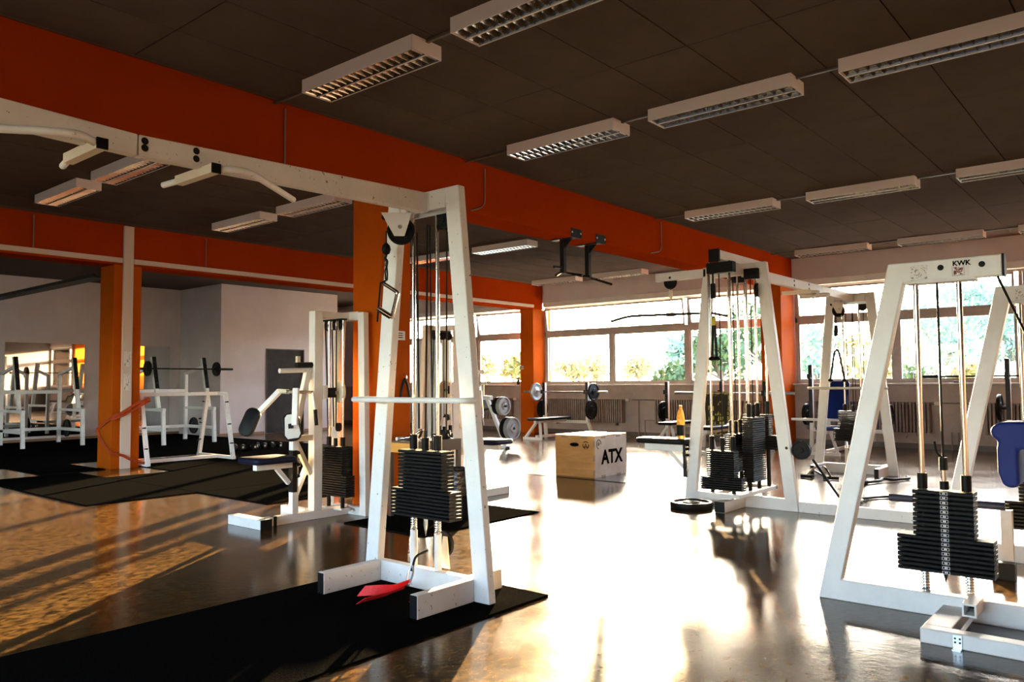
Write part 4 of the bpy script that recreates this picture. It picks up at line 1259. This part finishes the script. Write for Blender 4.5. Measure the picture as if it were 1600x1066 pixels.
# ------------------------------------------------------------------ squat racks on the left
def squat_rack():
    t = thing('squat_rack', 'rack', 'rack')
    for y in (0.0, 1.06):
        MB().bar((0.0, y, 0.004), (-0.05, y, 0.68), 0.065, 0.065, (1, 0, 0)).build('front_leg', WORN, t, bev=0.004)
        MB().box(-0.33, 0.0, y - 0.03, y + 0.03, 0.66, 0.72).build('top_tube', WORN, t, bev=0.004)
        MB().bar((-0.24, y, 0.72), (-0.36, y, 1.16), 0.07, 0.07, (1, 0, 0)).build('upright_foot', WHITE, t, bev=0.004)
        MB().bar((-0.34, y, 1.10), (-0.51, y, 1.74), 0.08, 0.08, (1, 0, 0)).build('upright', WHITE, t, bev=0.004)
        u = MB().bar((-0.295, y, 1.11), (-0.465, y, 1.745), 0.075, 0.012, (1, 0, 0.27)).build('upright_face', BLACKM, t)
        for k in range(4):
            z = 1.22 + k * 0.14
            x = -0.285 - (z - 1.11) * 0.268
            MB().tube([(x - 0.02, y, z), (x + 0.05, y, z + 0.005)], 0.012, 8).build('hook_pin', BLACKM, t)
        MB().bar((-1.2, y, 0), (-1.2, y, 1.44), 0.065, 0.065).build('rear_leg', WORN, t, bev=0.004)
        MB().bar((-1.2, y, 1.42), (-0.48, y, 1.56), 0.055, 0.055).build('brace', WHITE, t, bev=0.004)
        MB().bar((-1.2, y, 0.30), (-0.02, y, 0.30), 0.055, 0.06).build('side_rail', WORN, t, bev=0.004)
        MB().bar((-1.2, y, 0.69), (-0.33, y, 0.69), 0.05, 0.05).build('side_rail', WHITE, t, bev=0.004)
        s = -1 if y < 0.5 else 1
        MB().tube([(-1.0, y, 0.30), (-1.0, y + s * 0.16, 0.31)], 0.022, 10).build('storage_peg', BLACKM, t)
        MB().box(-1.235, -1.165, y - 0.035, y + 0.035, 0, 0.02).build('rubber_foot', BLACKP, t)
    MB().box(-1.235, -1.175, 0.0, 1.06, 1.02, 1.09).build('cross_bar', WHITE, t, bev=0.004)
    MB().box(-1.235, -1.175, 0.0, 1.06, 0.27, 0.33).build('cross_bar', WHITE, t, bev=0.004)
    return t


sr = squat_rack()
sr.location = (-15.15, 7.48, 0.01)
tag(sr, 'white squat rack with a loaded barbell beside the orange column', 'rack')
sr2 = copy_tree(sr)
sr2.location = (-16.56, 5.48, 0.01)
tag(sr2, 'white squat rack without a barbell in front of the left mirror', 'rack')


def plate_mb(r, w):
    return MB().lathe([(0.026, -w / 2), (r * 0.35, -w / 2), (r * 0.42, -w * 0.25), (r * 0.78, -w * 0.25), (r * 0.85, -w / 2), (r * 0.97, -w / 2), (r, -w * 0.3), (r, w * 0.3), (r * 0.97, w / 2), (r * 0.85, w / 2), (r * 0.78, w * 0.25), (r * 0.42, w * 0.25), (r * 0.35, w / 2), (0.026, w / 2)], (0, 0, 0), (0, 0, 1), 32, closed=True)


plate_cache = {}


def disc(label, loc, axis, r, w, m=IRON, group='loose weight discs'):
    k = (round(r, 3), round(w, 3), m.name)
    rot = Vector(axis).to_track_quat('Z', 'Y').to_euler()
    if k not in plate_cache:
        o = plate_mb(r, w).build('weight_disc', m)
        plate_cache[k] = o
    else:
        o = plate_cache[k].copy()
        COL.objects.link(o)
    o.location = loc
    o.rotation_euler = rot
    tag(o, label, 'weight', group)
    return o


def barbell(label, c, half, m=STEEL, axis='x', sl=0.40):
    t = thing('barbell', label, 'barbell', c, 0 if axis == 'x' else PI / 2)
    MB().tube([(-half + sl, 0, 0), (half - sl, 0, 0)], 0.0145, 12).build('shaft', m, t)
    for s in (-1, 1):
        MB().tube([(s * (half - sl), 0, 0), (s * half, 0, 0)], 0.0245, 14).build('sleeve', m, t)
        MB().tube([(s * (half - sl - 0.015), 0, 0), (s * (half - sl + 0.012), 0, 0)], 0.034, 14).build('collar', m, t)
    return t


bx_ = -15.15 - 0.345
barbell('black barbell lying across the rack beside the orange column', (bx_ + 0.02, 8.02, 1.515), 1.1, BLACKM, 'y', 0.42)
disc('black disc on the right end of the rack barbell', (bx_ + 0.02, 8.75, 1.515), (0, 1, 0), 0.15, 0.045)
disc('black disc on the left end of the rack barbell near the column', (bx_ + 0.02, 7.29, 1.515), (0, 1, 0), 0.15, 0.045)
disc('black disc stored low on the right side of the rack with the barbell', (-16.15, 8.62, 0.32), (0, 1, 0), 0.175, 0.04)
disc('black disc stored low on the right side of the left rack', (-17.56, 6.62, 0.32), (0, 1, 0), 0.18, 0.04)

# ------------------------------------------------------------------ white tube frame
tf = thing('plate_stand', 'low white tube frame with leaning end legs and black pegs next to the orange column', 'rack', (-12.02, 5.42, 0.01))
for y in (0.02, 1.38):
    for s in (-1, 1):
        MB().bar((s * 0.527, y, 0.012), (s * 0.28, y, 1.03), 0.055, 0.055, (1, 0, 0)).build('leg', WORN, tf, bev=0.004)
        for z in (0.25, 0.55, 0.9):
            x = s * (0.53 - 0.25 * z / 1.03)
            d = -1 if y < 0.5 else 1
            MB().tube([(x, y - 0.02, z), (x + 0.085 * s, y - 0.02, z + 0.006)], 0.011, 8).build('peg', BLACKM, tf)
    MB().box(-0.56, 0.56, y - 0.028, y + 0.028, 0.0, 0.05).build('end_base', WORN, tf, bev=0.003)
    MB().box(-0.30, 0.30, y - 0.028, y + 0.028, 1.01, 1.06).build('end_top', WORN, tf, bev=0.003)
MB().box(0.03, 0.09, 0.02, 1.38, 0.0, 0.05).build('long_base', WORN, tf, bev=0.003)
MB().box(0.03, 0.09, 0.02, 1.38, 1.01, 1.065).build('long_top', WORN, tf, bev=0.003)
for z in (0.28, 0.62):
    MB().tube([(-0.20 - 0.2, 1.34, z), (-0.2 - 0.2, 1.30, z)], 0.012, 8).build('bolt', BLACKM, tf)

# band tied round the column
bd = thing('resistance_band', 'orange resistance band slung around the orange column and white tube frame', 'band', (-11.6, 5.16, 0))


def band(pts, name):
    m = MB()
    pts = [Vector(p) for p in pts]
    n = len(pts)
    vs = []
    for i, p in enumerate(pts):
        d = (pts[min(i + 1, n - 1)] - pts[max(i - 1, 0)]).normalized()
        out_ = Vector((0.6, -0.8, 0))
        wv = d.cross(out_).normalized() * 0.02
        vs += [p - wv, p + wv, p + wv + out_ * 0.006, p - wv + out_ * 0.006]
    fs = [(0, 1, 2, 3), (4 * n - 4, 4 * n - 1, 4 * n - 2, 4 * n - 3)]
    for i in range(n - 1):
        for k in range(4):
            fs.append((4 * i + k, 4 * i + (k + 1) % 4, 4 * i + 4 + (k + 1) % 4, 4 * i + 4 + k))
    m.add(vs, fs)
    return m.build(name, BAND, bd)


band([(0.07, 0.30, 1.00), (0.06, 0.12, 0.92), (0.055, -0.06, 0.81), (0.02, -0.215, 0.73), (-0.2, -0.22, 0.64), (-0.455, -0.21, 0.55)], 'upper_loop')
band([(0.07, 0.32, 0.97), (0.065, 0.13, 0.87), (0.058, -0.05, 0.77), (0.025, -0.213, 0.70)], 'upper_strand')
band([(-0.455, -0.21, 0.55), (-0.3, -0.22, 0.42), (0.02, -0.215, 0.24), (0.055, -0.05, 0.19), (0.06, 0.10, 0.10), (0.07, 0.28, 0.05)], 'lower_loop')
MB().lathe([(0, -0.03), (0.03, -0.02), (0.035, 0.0), (0.03, 0.02), (0, 0.03)], (0.085, 0.28, 0.98), (0.2, 1, -0.3), 12).build('knot', BAND, bd)

# notices on the duct, stickers on columns
for z0, z1, lab in ((1.46, 1.68, 'upper typed notice on the tan strip of the orange column'), (1.12, 1.36, 'lower typed notice on the tan strip of the orange column')):
    o = MB().box(0, 0.003, 0, 0.10, 0, z1 - z0).build('notice_sheet', PAPER, loc=(-11.558, 5.10, z0))
    tag(o, lab, 'notice')
for loc, lab, rz in (((-5.547, 4.985, 1.60), 'small white sign on the near orange column behind the cable tower', 0), ((-11.95, 14.606, 1.50), 'small white sign on the dark side of the far window column', -PI / 2)):
    o = MB().box(0, 0.004, -0.06, 0.06, 0, 0.085).build('small_sign', STICK, loc=loc, rot=(0, 0, rz))
    tag(o, lab, 'sign')
    b = MB()
    for z in (0.02, 0.04, 0.06):
        b.box(0.004, 0.0046, -0.048, 0.03, z, z + 0.008)
    b.build('print', INK, o)

# ------------------------------------------------------------------ benches along the window wall
def press_bench(h=1.18, width=1.16):
    t = thing('press_bench', 'bench', 'bench')
    w2 = width / 2
    for s in (-1, 1):
        MB().bar((s * w2, 0.0, 0.32), (s * w2, 0.0, h), 0.06, 0.075, (0, 1, 0)).build('upright', WHITE, t, bev=0.004)
        MB().bar((s * w2, 0.0, 0.34), (s * w2 + s * 0.06, 0.12, 0.0), 0.06, 0.06, (0, 1, 0)).build('upright_foot', WHITE, t)
        hk = MB()
        hk.box(s * w2 - 0.03, s * w2 + 0.03, -0.10, -0.037, h - 0.245, h - 0.222).box(s * w2 - 0.03, s * w2 + 0.03, -0.115, -0.10, h - 0.245, h - 0.16)
        hk.build('bar_hook', BLACKM, t)
        MB().box(s * w2 - 0.032, s * w2 + 0.032, -0.042, -0.038, 0.45, h).build('upright_face', BLACKM, t)
        MB().tube([(s * w2, 0.0, 0.59), (s * (w2 + 0.16), 0.0, 0.60)], 0.02, 10).build('storage_peg', BLACKM, t)
    MB().box(-w2, w2, -0.03, 0.03, 0.30, 0.36).build('cross_bar', WHITE, t, bev=0.003)
    MB().box(-0.03, 0.03, -1.1, 0.0, 0.335, 0.39).build('spine', WHITE, t, bev=0.003)
    MB().box(-0.03, 0.03, -1.05, 0.1, 0.03, 0.08).build('low_rail', WHITE, t, bev=0.003)
    for s in (-1, 1):
        MB().bar((s * 0.04, -0.98, 0.36), (s * 0.22, -1.18, 0.0), 0.045, 0.045, (1, 0, 0)).build('front_leg', WHITE, t)
    MB().box(-0.24, 0.24, -1.20, -1.15, 0.0, 0.05).build('front_foot', WHITE, t)
    pad_mb(-0.14, 0.14, -1.2, 0.02, 0.39, 0.445, 0.04, 0.016).build('bench_pad', VINYL, t)
    return t


b1 = press_bench()
b1.location = (-10.25, 14.05, 0)
b1['label'] = 'flat press bench with barbell beside the far orange window column'
b1['group'] = 'press benches by the windows'
b2 = copy_tree(b1)
b2.location = (-7.17, 14.05, 0)
b2['label'] = 'press bench without a bar, left of the four-stack tower'
b3 = copy_tree(b1)
b3.location = (-5.93, 13.1, 0)
b3['label'] = 'press bench with bare bar behind the four-stack tower'
b5 = copy_tree(b1)
b5.location = (-1.36, 14.05, 0)
b5['label'] = 'press bench at the right edge behind the second leaning frame'
b5.scale = (1, 1, 1.27)
b4 = press_bench(1.46, 1.18)
b4['label'] = 'incline bench with blue backrest behind the far cable tower'
b4['group'] = 'press benches by the windows'
b4.location = (-4.30, 14.0, 0)
for ch in list(b4.children):
    if ch.name.startswith('bench_pad'):
        ch.scale = (1, 0.45, 1)
        ch.location = (0, -0.62, 0)
        ch.data = ch.data.copy()
        ch.data.materials[0] = BLUE
pad_mb(-0.16, 0.16, -0.37, 0.37, 0, 0.07, 0.06, 0.02).build('back_pad', BLUE, b4, loc=(0, -0.42, 0.82), rot=(math.radians(62), 0, 0))
MB().bar((0, -0.3, 0.40), (0, -0.27, 0.9), 0.05, 0.05).build('pad_strut', WHITE, b4)
MB().box(-0.6, 0.6, -0.95, -0.91, 0.53, 0.57).build('foot_bar', WHITE, b4)
MB().bar((0, -0.93, 0.55), (0, -0.93, 0.36), 0.04, 0.04).build('foot_bar_post', WHITE, b4)

barbell('chrome barbell resting on the flat bench by the far window column', (-10.25, 13.985, 0.975), 1.13, STEEL)
disc('pale faced disc on the left of the window barbell', (-11.02, 13.985, 0.975), (1, 0, 0), 0.20, 0.045, PLATEW)
disc('black disc on the right of the window barbell', (-9.47, 13.985, 0.975), (1, 0, 0), 0.19, 0.05)
disc('black disc stored beside the left upright of the flat window bench', (-10.74 + -0.16, 14.05, 0.595), (1, 0, 0), 0.2, 0.03)
disc('black disc stored beside the right upright of the flat window bench', (-9.58, 14.05, 0.595), (1, 0, 0), 0.21, 0.05)
disc('black disc stored on the bench left of the four-stack tower', (-7.84, 14.05, 0.595), (1, 0, 0), 0.2, 0.05)
barbell('bare chrome barbell behind the four-stack tower', (-5.93, 13.035, 0.975), 1.1, STEEL)
disc('black disc left of the blue incline bench', (-4.98, 14.0, 0.595), (1, 0, 0), 0.19, 0.05)
disc('black disc right of the blue incline bench', (-3.62, 14.0, 0.595), (1, 0, 0), 0.19, 0.05)
barbell('thin black barbell in front of the right window', (-1.98, 13.985, 1.238), 1.12, BLACKM, 'x', 0.2)
disc('black disc stored on the bench at the right edge', (-2.06, 14.05, 0.757), (1, 0, 0), 0.2, 0.05)
# towel over the bare bar
tw = MB()
vs = []
NX, NZ = 9, 26
for j in range(NZ + 1):
    s_ = j / NZ
    for i in range(NX + 1):
        u = i / NX
        x = (u - 0.5) * 0.42 + 0.012 * math.sin(9 * s_ + 3 * u)
        L1, L2 = 0.72, 0.45
        d = s_ * (L1 + L2)
        fold = 0.022 * math.sin(u * 14 + 0.8)
        if d < L1:
            z, y = -(L1 - d), -0.032 + fold * (L1 - d) / L1 - 0.03 * (L1 - d)
        else:
            z, y = -(d - L1), 0.032 + fold * 0.6 * (d - L1) / L2
        zz = z + 0.03 if abs(z) < 0.03 else z + 0.03 * 0
        if abs(z) < 0.035:
            y *= max(0.15, abs(z) / 0.035)
            z = 0.026 - abs(z) * 0.6
        vs.append((x, y, z))
fs = [(j * (NX + 1) + i, j * (NX + 1) + i + 1, (j + 1) * (NX + 1) + i + 1, (j + 1) * (NX + 1) + i) for j in range(NZ) for i in range(NX)]
tw.add(vs, fs, True)
two = tw.build('towel', TOWEL, loc=(-6.21, 13.035, 0.975))
so = two.modifiers.new('thick', 'SOLIDIFY')
so.thickness = 0.008
tag(two, 'yellow towel with black hexagon pattern draped over the bare bar', 'towel')

# bottle on the lat seat
bo = thing('drink_bottle', 'orange drink bottle standing on the black lat seat', 'bottle', (-3.82, 7.19, 0.621))
MB().lathe([(0, 0), (0.036, 0.0), (0.040, 0.012), (0.040, 0.13), (0.042, 0.16), (0.040, 0.2), (0.032, 0.25), (0.018, 0.29), (0.015, 0.305), (0, 0.305)], n=24).build('drink', ORJUICE, bo)
MB().lathe([(0.0415, 0.03), (0.0425, 0.04), (0.0425, 0.125), (0.0415, 0.135)], n=24).build('label_sleeve', BLACKP, bo)
MB().lathe([(0, 0.33), (0.017, 0.33), (0.018, 0.325), (0.018, 0.306), (0, 0.306)], n=18).build('cap', mat('orange cap', (0.7, 0.3, 0.05), 0.4), bo)

# spray bottle on the sill
sp = thing('spray_bottle', 'small dark spray bottle on the sill by the far window column', 'bottle', (-12.32, 14.93, 1.131))
MB().lathe([(0, 0), (0.035, 0), (0.038, 0.01), (0.038, 0.09), (0.02, 0.12), (0.014, 0.13), (0, 0.13)], n=18).build('flask', BLACKP, sp)
MB().box(-0.05, 0.035, -0.012, 0.012, 0.145, 0.175).bar((-0.03, 0, 0.145), (-0.045, 0, 0.11), 0.012, 0.012).box(-0.012, 0.012, -0.012, 0.012, 0.13, 0.145).build('trigger_head', BLACKP, sp)
ph = MB().box(-0.09, 0.09, -0.02, 0.02, 0, 0.03).build('hand_tool', BLACKM, loc=(-2.75, 14.92, 1.131), bev=0.01)
tag(ph, 'small black object lying on the right window sill', 'object')

# ------------------------------------------------------------------ plate loaded lever machine
lv = thing('lever_machine', 'plate loaded lever machine with slanted pole in front of the left window', 'gym machine', (-9.2, 10.8, 0))
MB().bar((0.02, 0, 0.0), (-0.47, 0, 0.93), 0.06, 0.06, (0, 1, 0)).build('slanted_pole', WHITE, lv, bev=0.004)
MB().lathe([(0, 0), (0.04, 0), (0.03, 0.05), (0, 0.05)], (0.02, 0, 0), (0, 0, 1), 12).build('rubber_foot', BLACKP, lv)
MB().box(-1.6, -0.35, -0.04, 0.04, 0.88, 0.95).build('lever_beam', WHITE, lv, bev=0.004)
MB().box(-1.62, 0.0, 0.06, 0.12, 0, 0.06).build('base_rail', WHITE, lv, bev=0.004)
MB().box(-1.60, -1.52, -0.3, 0.4, 0.0, 0.06).build('rear_foot', WHITE, lv)
MB().box(-2.4, -1.6, -0.04, 0.04, 0.0, 0.06).build('shadow_post_rail', WHITE, lv)
for xa, xb in ((-2.36, -2.16), (-1.98, -1.74), (-1.60, -1.52)):  # posts added to the machine to cast shadow stripes across the left floor
    MB().box(xa, xb, -0.04, 0.04, 0.06, 1.95).build('shadow_post', WHITE, lv, bev=0.004)
MB().box(-2.36, -1.52, -0.04, 0.04, 1.95, 2.03).build('shadow_post_top', WHITE, lv)
for x, z in ((-0.13, 0.77), (0.05, 0.375)):
    MB().tube([(-0.36 if z > 0.5 else -0.18, 0, z), (x + 0.14, 0, z)], 0.022, 10).build('plate_peg', BLACKM, lv)
MB().tube([(-0.55, 0, 0.95), (-0.55, 0, 1.2)], 0.018, 10).tube([(-0.60, 0, 1.17), (-0.47, 0, 1.17)], 0.016, 8).build('handle_post', CREAM, lv)
pad_mb(-0.16, 0.16, -0.3, 0.3, 0, 0.07, 0.05, 0.02).build('back_pad', VINYL, lv, loc=(-0.62, -0.16, 0.75), rot=(0.2, 0.75, 0))
MB().bar((-0.8, -0.16, 0.88), (-0.55, -0.16, 0.62), 0.2, 0.03).build('pad_board', WHITE, lv)
pad_mb(-0.2, 0.2, -0.2, 0.2, 0, 0.06, 0.05, 0.02).build('seat_pad', VINYL, lv, loc=(-1.0, 0, 0.95))
for x, z, r, lab in ((-0.165, 0.77, 0.165, 'black disc with grey face on the upper peg of the lever'), (-0.07, 0.77, 0.165, 'outermost grey faced disc on the upper lever peg'),
                     (0.04, 0.375, 0.20, 'inner black disc on the lower peg of the lever'), (0.135, 0.375, 0.20, 'outermost grey faced disc on the lower lever peg')):
    disc(lab, (-9.2 + x, 10.8, z), (1, 0, 0), r, 0.09, PLATEW if 'outer' in lab else IRON)

# ------------------------------------------------------------------ loose things on the floor
disc('thick black rubber disc lying on the floor at the foot of the four-stack tower', (-3.55, 6.86, 0.03), (0, 0, 1), 0.2, 0.06, BLACKP, 'loose weight discs')
g = thing('v_grip', 'chrome V-shaped row grip on the floor in front of the far tower', 'grip', (-3.36, 9.82, 0.0))
MB().tube(arc([(-0.14, -0.05, 0.03), (-0.05, 0.02, 0.14), (0.06, 0.02, 0.14), (0.16, -0.06, 0.03)], 0.03), 0.014, 10).build('frame', CHROME, g)
MB().tube([(-0.2, -0.06, 0.022), (-0.05, -0.09, 0.022)], 0.02, 12).build('grip', BLACKP, g)
MB().tube([(0.08, -0.10, 0.022), (0.25, -0.06, 0.022)], 0.02, 12).build('grip', BLACKP, g)
MB().tube([(-0.08, 0.0, 0.10), (0.1, -0.06, 0.022)], 0.012, 10).build('strut', CHROME, g)
g = thing('floor_bar', 'short black curl bar with bent ends lying on the floor', 'bar', (-2.62, 9.9, 0.022), 1.18)
MB().tube(arc([(-0.36, 0, 0.0), (-0.1, 0.0, 0.0), (0.0, 0.05, 0.02), (0.1, 0.0, 0.0), (0.4, -0.02, 0.0), (0.44, 0.05, 0.01)], 0.04), 0.016, 10).build('shaft', BLACKM, g)
MB().tube([(-0.39, 0, 0.0), (-0.33, 0, 0)], 0.022, 12).build('end_knob', BLACKP, g)
lw = thing('low_cable', 'black low cable with hook running from the four-stack tower to the floor', 'cable', (-2.55, 7.3, 0.0))
MB().tube(arc([(0.0, 0.0, 0.47), (0.05, 0.25, 0.25), (0.02, 0.7, 0.02), (0.25, 1.3, 0.014), (0.6, 1.45, 0.014)], 0.15), 0.012, 8).build('cable', CABLE, lw)
MB().tube(arc([(0.02, 0.7, 0.02), (0.1, 0.9, 0.02), (0.18, 0.85, 0.02), (0.1, 0.72, 0.02), (0.02, 0.7, 0.02)], 0.03), 0.01, 8).build('hook', CHROME, lw)
DBL = mat('pale dumbbell end', (0.55, 0.55, 0.53), 0.4)


def dumbbell():
    t = thing('dumbbell', 'dumbbell', 'dumbbell')
    MB().tube([(-0.07, 0, 0.055), (0.07, 0, 0.055)], 0.015, 10).build('handle', STEEL, t)
    for s in (-1, 1):
        MB().lathe([(0, 0), (0.045, 0), (0.06, 0.012), (0.06, 0.07), (0.045, 0.085), (0, 0.085)], (s * 0.07, 0, 0.055), (s, 0, 0), 6, smooth=False).build('hex_head', IRON, t)
        MB().lathe([(0, 0), (0.02, 0), (0.02, 0.002), (0, 0.002)], (s * 0.155, 0, 0.055), (s, 0, 0), 12).build('end_mark', DBL, t)
    return t


db0 = dumbbell()
for i, (x, y, a) in enumerate(((-12.95, 7.75, 0.1), (-12.85, 7.98, -0.2), (-12.95, 8.2, 0.05), (-12.8, 8.42, 0.15))):
    o = db0 if i == 0 else copy_tree(db0)
    o.location = (x, y, 0.013)
    o.rotation_euler = (0, 0, a)
    tag(o, ('nearest', 'second', 'third', 'farthest')[i] + ' black dumbbell in the row on the dark mat near the door', 'dumbbell', 'dumbbells on the dark mat')

# black cable tray at the far left
struct('trim_cable_tray', MB().box(-18.6, -12.05, 4.86, 4.89, 2.78, 2.83).box(-18.6, -12.05, 5.05, 5.08, 2.78, 2.83).box(-18.6, -12.06, 4.89, 5.05, 2.78, 2.79), BLACKM)

# ------------------------------------------------------------------ outdoors
NXG, NYG = 40, 26
gv, gf = [], []
for j in range(NYG + 1):
    for i in range(NXG + 1):
        x = -110 + i * 4.5
        y = 15.4 + (j / NYG) ** 1.6 * 120
        rise = max(0.0, min(1.0, (x + 0.35 * y + 4) / 22.0))
        z = -0.1 + 0.9 * min(1, (y - 15.4) / 12) + rise * rise * (3 - 2 * rise) * max(0, y - 22) * 0.13 + 0.12 * math.sin(x * 0.7) * math.cos(y * 0.4) * min(1, (y - 15.4) / 6)
        gv.append((x, y, z))
for j in range(NYG):
    for i in range(NXG):
        a = j * (NXG + 1) + i
        gf.append((a, a + 1, a + NXG + 2, a + NXG + 1))
gm = MB()
gm.add(gv, gf, True)
gr = gm.build('ground_outside', GRASS)
gr['kind'] = 'structure'


def ground_z(x, y):
    rise = max(0.0, min(1.0, (x + 0.35 * y + 4) / 22.0))
    return -0.1 + 0.9 * min(1, (y - 15.4) / 12) + rise * rise * (3 - 2 * rise) * max(0, y - 22) * 0.13


def tree(az_deg, dist, hgt, wid, leaf, label, nleaf=1600, trunk=True, size=0.16, group='trees and shrubs outside the windows', bare=0.0):
    a = math.radians(az_deg)
    x, y = -math.sin(a) * dist, math.cos(a) * dist
    z = ground_z(x, y)
    t = thing('garden_tree' if trunk else 'shrub', label, 'tree' if trunk else 'shrub', (x, y, z), 0, group)
    rnd = random.Random(int(az_deg * 100 + dist))
    m = MB()
    base = hgt * (0.32 if trunk else 0.0)
    lobes = []
    for k in range(9):
        b_, r_ = rnd.uniform(0, 2 * PI), rnd.uniform(0, 0.32) * wid
        lobes.append((Vector((r_ * math.cos(b_), r_ * math.sin(b_), 0.0)), rnd.uniform(0.2, 0.3) * wid))
        lc_, lr_ = lobes[-1]
        lr_ = min(lr_, hgt * 0.3)
        lc_.z = base + lr_ * 0.5 + rnd.random() * max(0.0, hgt - lr_ * 1.3 - base)
        lobes[-1] = (lc_, lr_)
    for k in range(nleaf):
        c, r = lobes[k % 9]
        d = Vector((rnd.gauss(0, 1), rnd.gauss(0, 1), rnd.gauss(0, 0.8))).normalized()
        p = c + d * r * (rnd.random() ** 0.4)
        if p.z < 0.05:
            p.z = 0.05 + rnd.random() * 0.3
        u = Vector((rnd.gauss(0, 1), rnd.gauss(0, 1), rnd.gauss(0, 1))).normalized()
        v = u.orthogonal().normalized()
        s_ = size * rnd.uniform(0.6, 1.3)
        n = len(m.v)
        m.v += [tuple(p - u * s_), tuple(p + v * s_ * 0.45), tuple(p + u * s_), tuple(p - v * s_ * 0.45)]
        m.f.append((n, n + 1, n + 2, n + 3))
        m.sm.append(False)
    o = m.build('foliage', leaf, t)
    o['kind'] = 'stuff'
    w_ = MB()
    if trunk:
        w_.tube([(0, 0, -0.1), (0.05, 0, hgt * 0.3), (0.0, 0.05, hgt * 0.75)], [0.16 * hgt / 5, 0.12 * hgt / 5, 0.04], 8)
    for k in range(9):
        c, r = lobes[k]
        w_.tube([(0, 0, base * 0.9), tuple(c * 0.5 + Vector((0, 0, base * 0.45))), tuple(c)], [0.05, 0.035, 0.012], 6)
    w_.build('trunk' if trunk else 'stems', BARK, t)
    return t


tree(42.6, 40, 1.9, 3.4, LEAFP, 'pale rounded tree outside the far left window pane', 600)
tree(39.2, 40, 2.1, 4.2, LEAFY, 'yellowish tree outside the far left window beside the spray bottle', 900)
tree(35.6, 42, 1.6, 2.8, LEAFP, 'first pale low tree outside the pane right of the far column', 500)
tree(33.9, 44, 1.9, 2.2, LEAFP, 'second pale thin tree in the pane above the barbell', 350)
tree(30.9, 42, 1.8, 2.6, LEAFP, 'pale tree in the pane left of the hanging lat bar', 450)
tree(28.6, 25, 1.5, 1.9, LEAFG, 'dark green bush low in the pane left of the four-stack tower', 1300, False, 0.10)
tree(27.6, 33, 2.4, 2.4, LEAFB, 'blue green tree behind the lat bar', 700)
tree(25.2, 26, 2.6, 2.6, LEAFG, 'green tree seen through the rods of the four-stack tower', 1100, True, 0.12)
tree(22.3, 30, 3.4, 3.2, LEAFG, 'tall green tree right of the rods before the orange column', 1100, True, 0.13)
tree(18.6, 30, 2.6, 2.4, LEAFB, 'pale green shrub in the left pane of the right window bay', 500, False, 0.13)
tree(15.6, 34, 2.2, 3.4, LEAFY, 'yellow green shrub behind the far tower rope', 700, False, 0.13)
tree(12.9, 24, 1.2, 1.9, LEAFG, 'low green bush between the far tower and leaning frame', 500, False, 0.10)
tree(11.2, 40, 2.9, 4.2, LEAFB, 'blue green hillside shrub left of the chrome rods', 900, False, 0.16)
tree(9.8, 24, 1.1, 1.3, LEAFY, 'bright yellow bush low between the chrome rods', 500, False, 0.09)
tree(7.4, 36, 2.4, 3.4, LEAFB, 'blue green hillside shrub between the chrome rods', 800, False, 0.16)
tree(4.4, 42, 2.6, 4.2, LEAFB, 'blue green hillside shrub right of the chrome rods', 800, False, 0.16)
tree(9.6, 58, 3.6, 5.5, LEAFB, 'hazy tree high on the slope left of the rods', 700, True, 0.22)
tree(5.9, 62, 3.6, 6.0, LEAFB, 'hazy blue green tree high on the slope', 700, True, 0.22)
tree(1.9, 38, 2.6, 3.4, LEAFB, 'green hillside shrub at the right edge of the window', 700, False, 0.16)
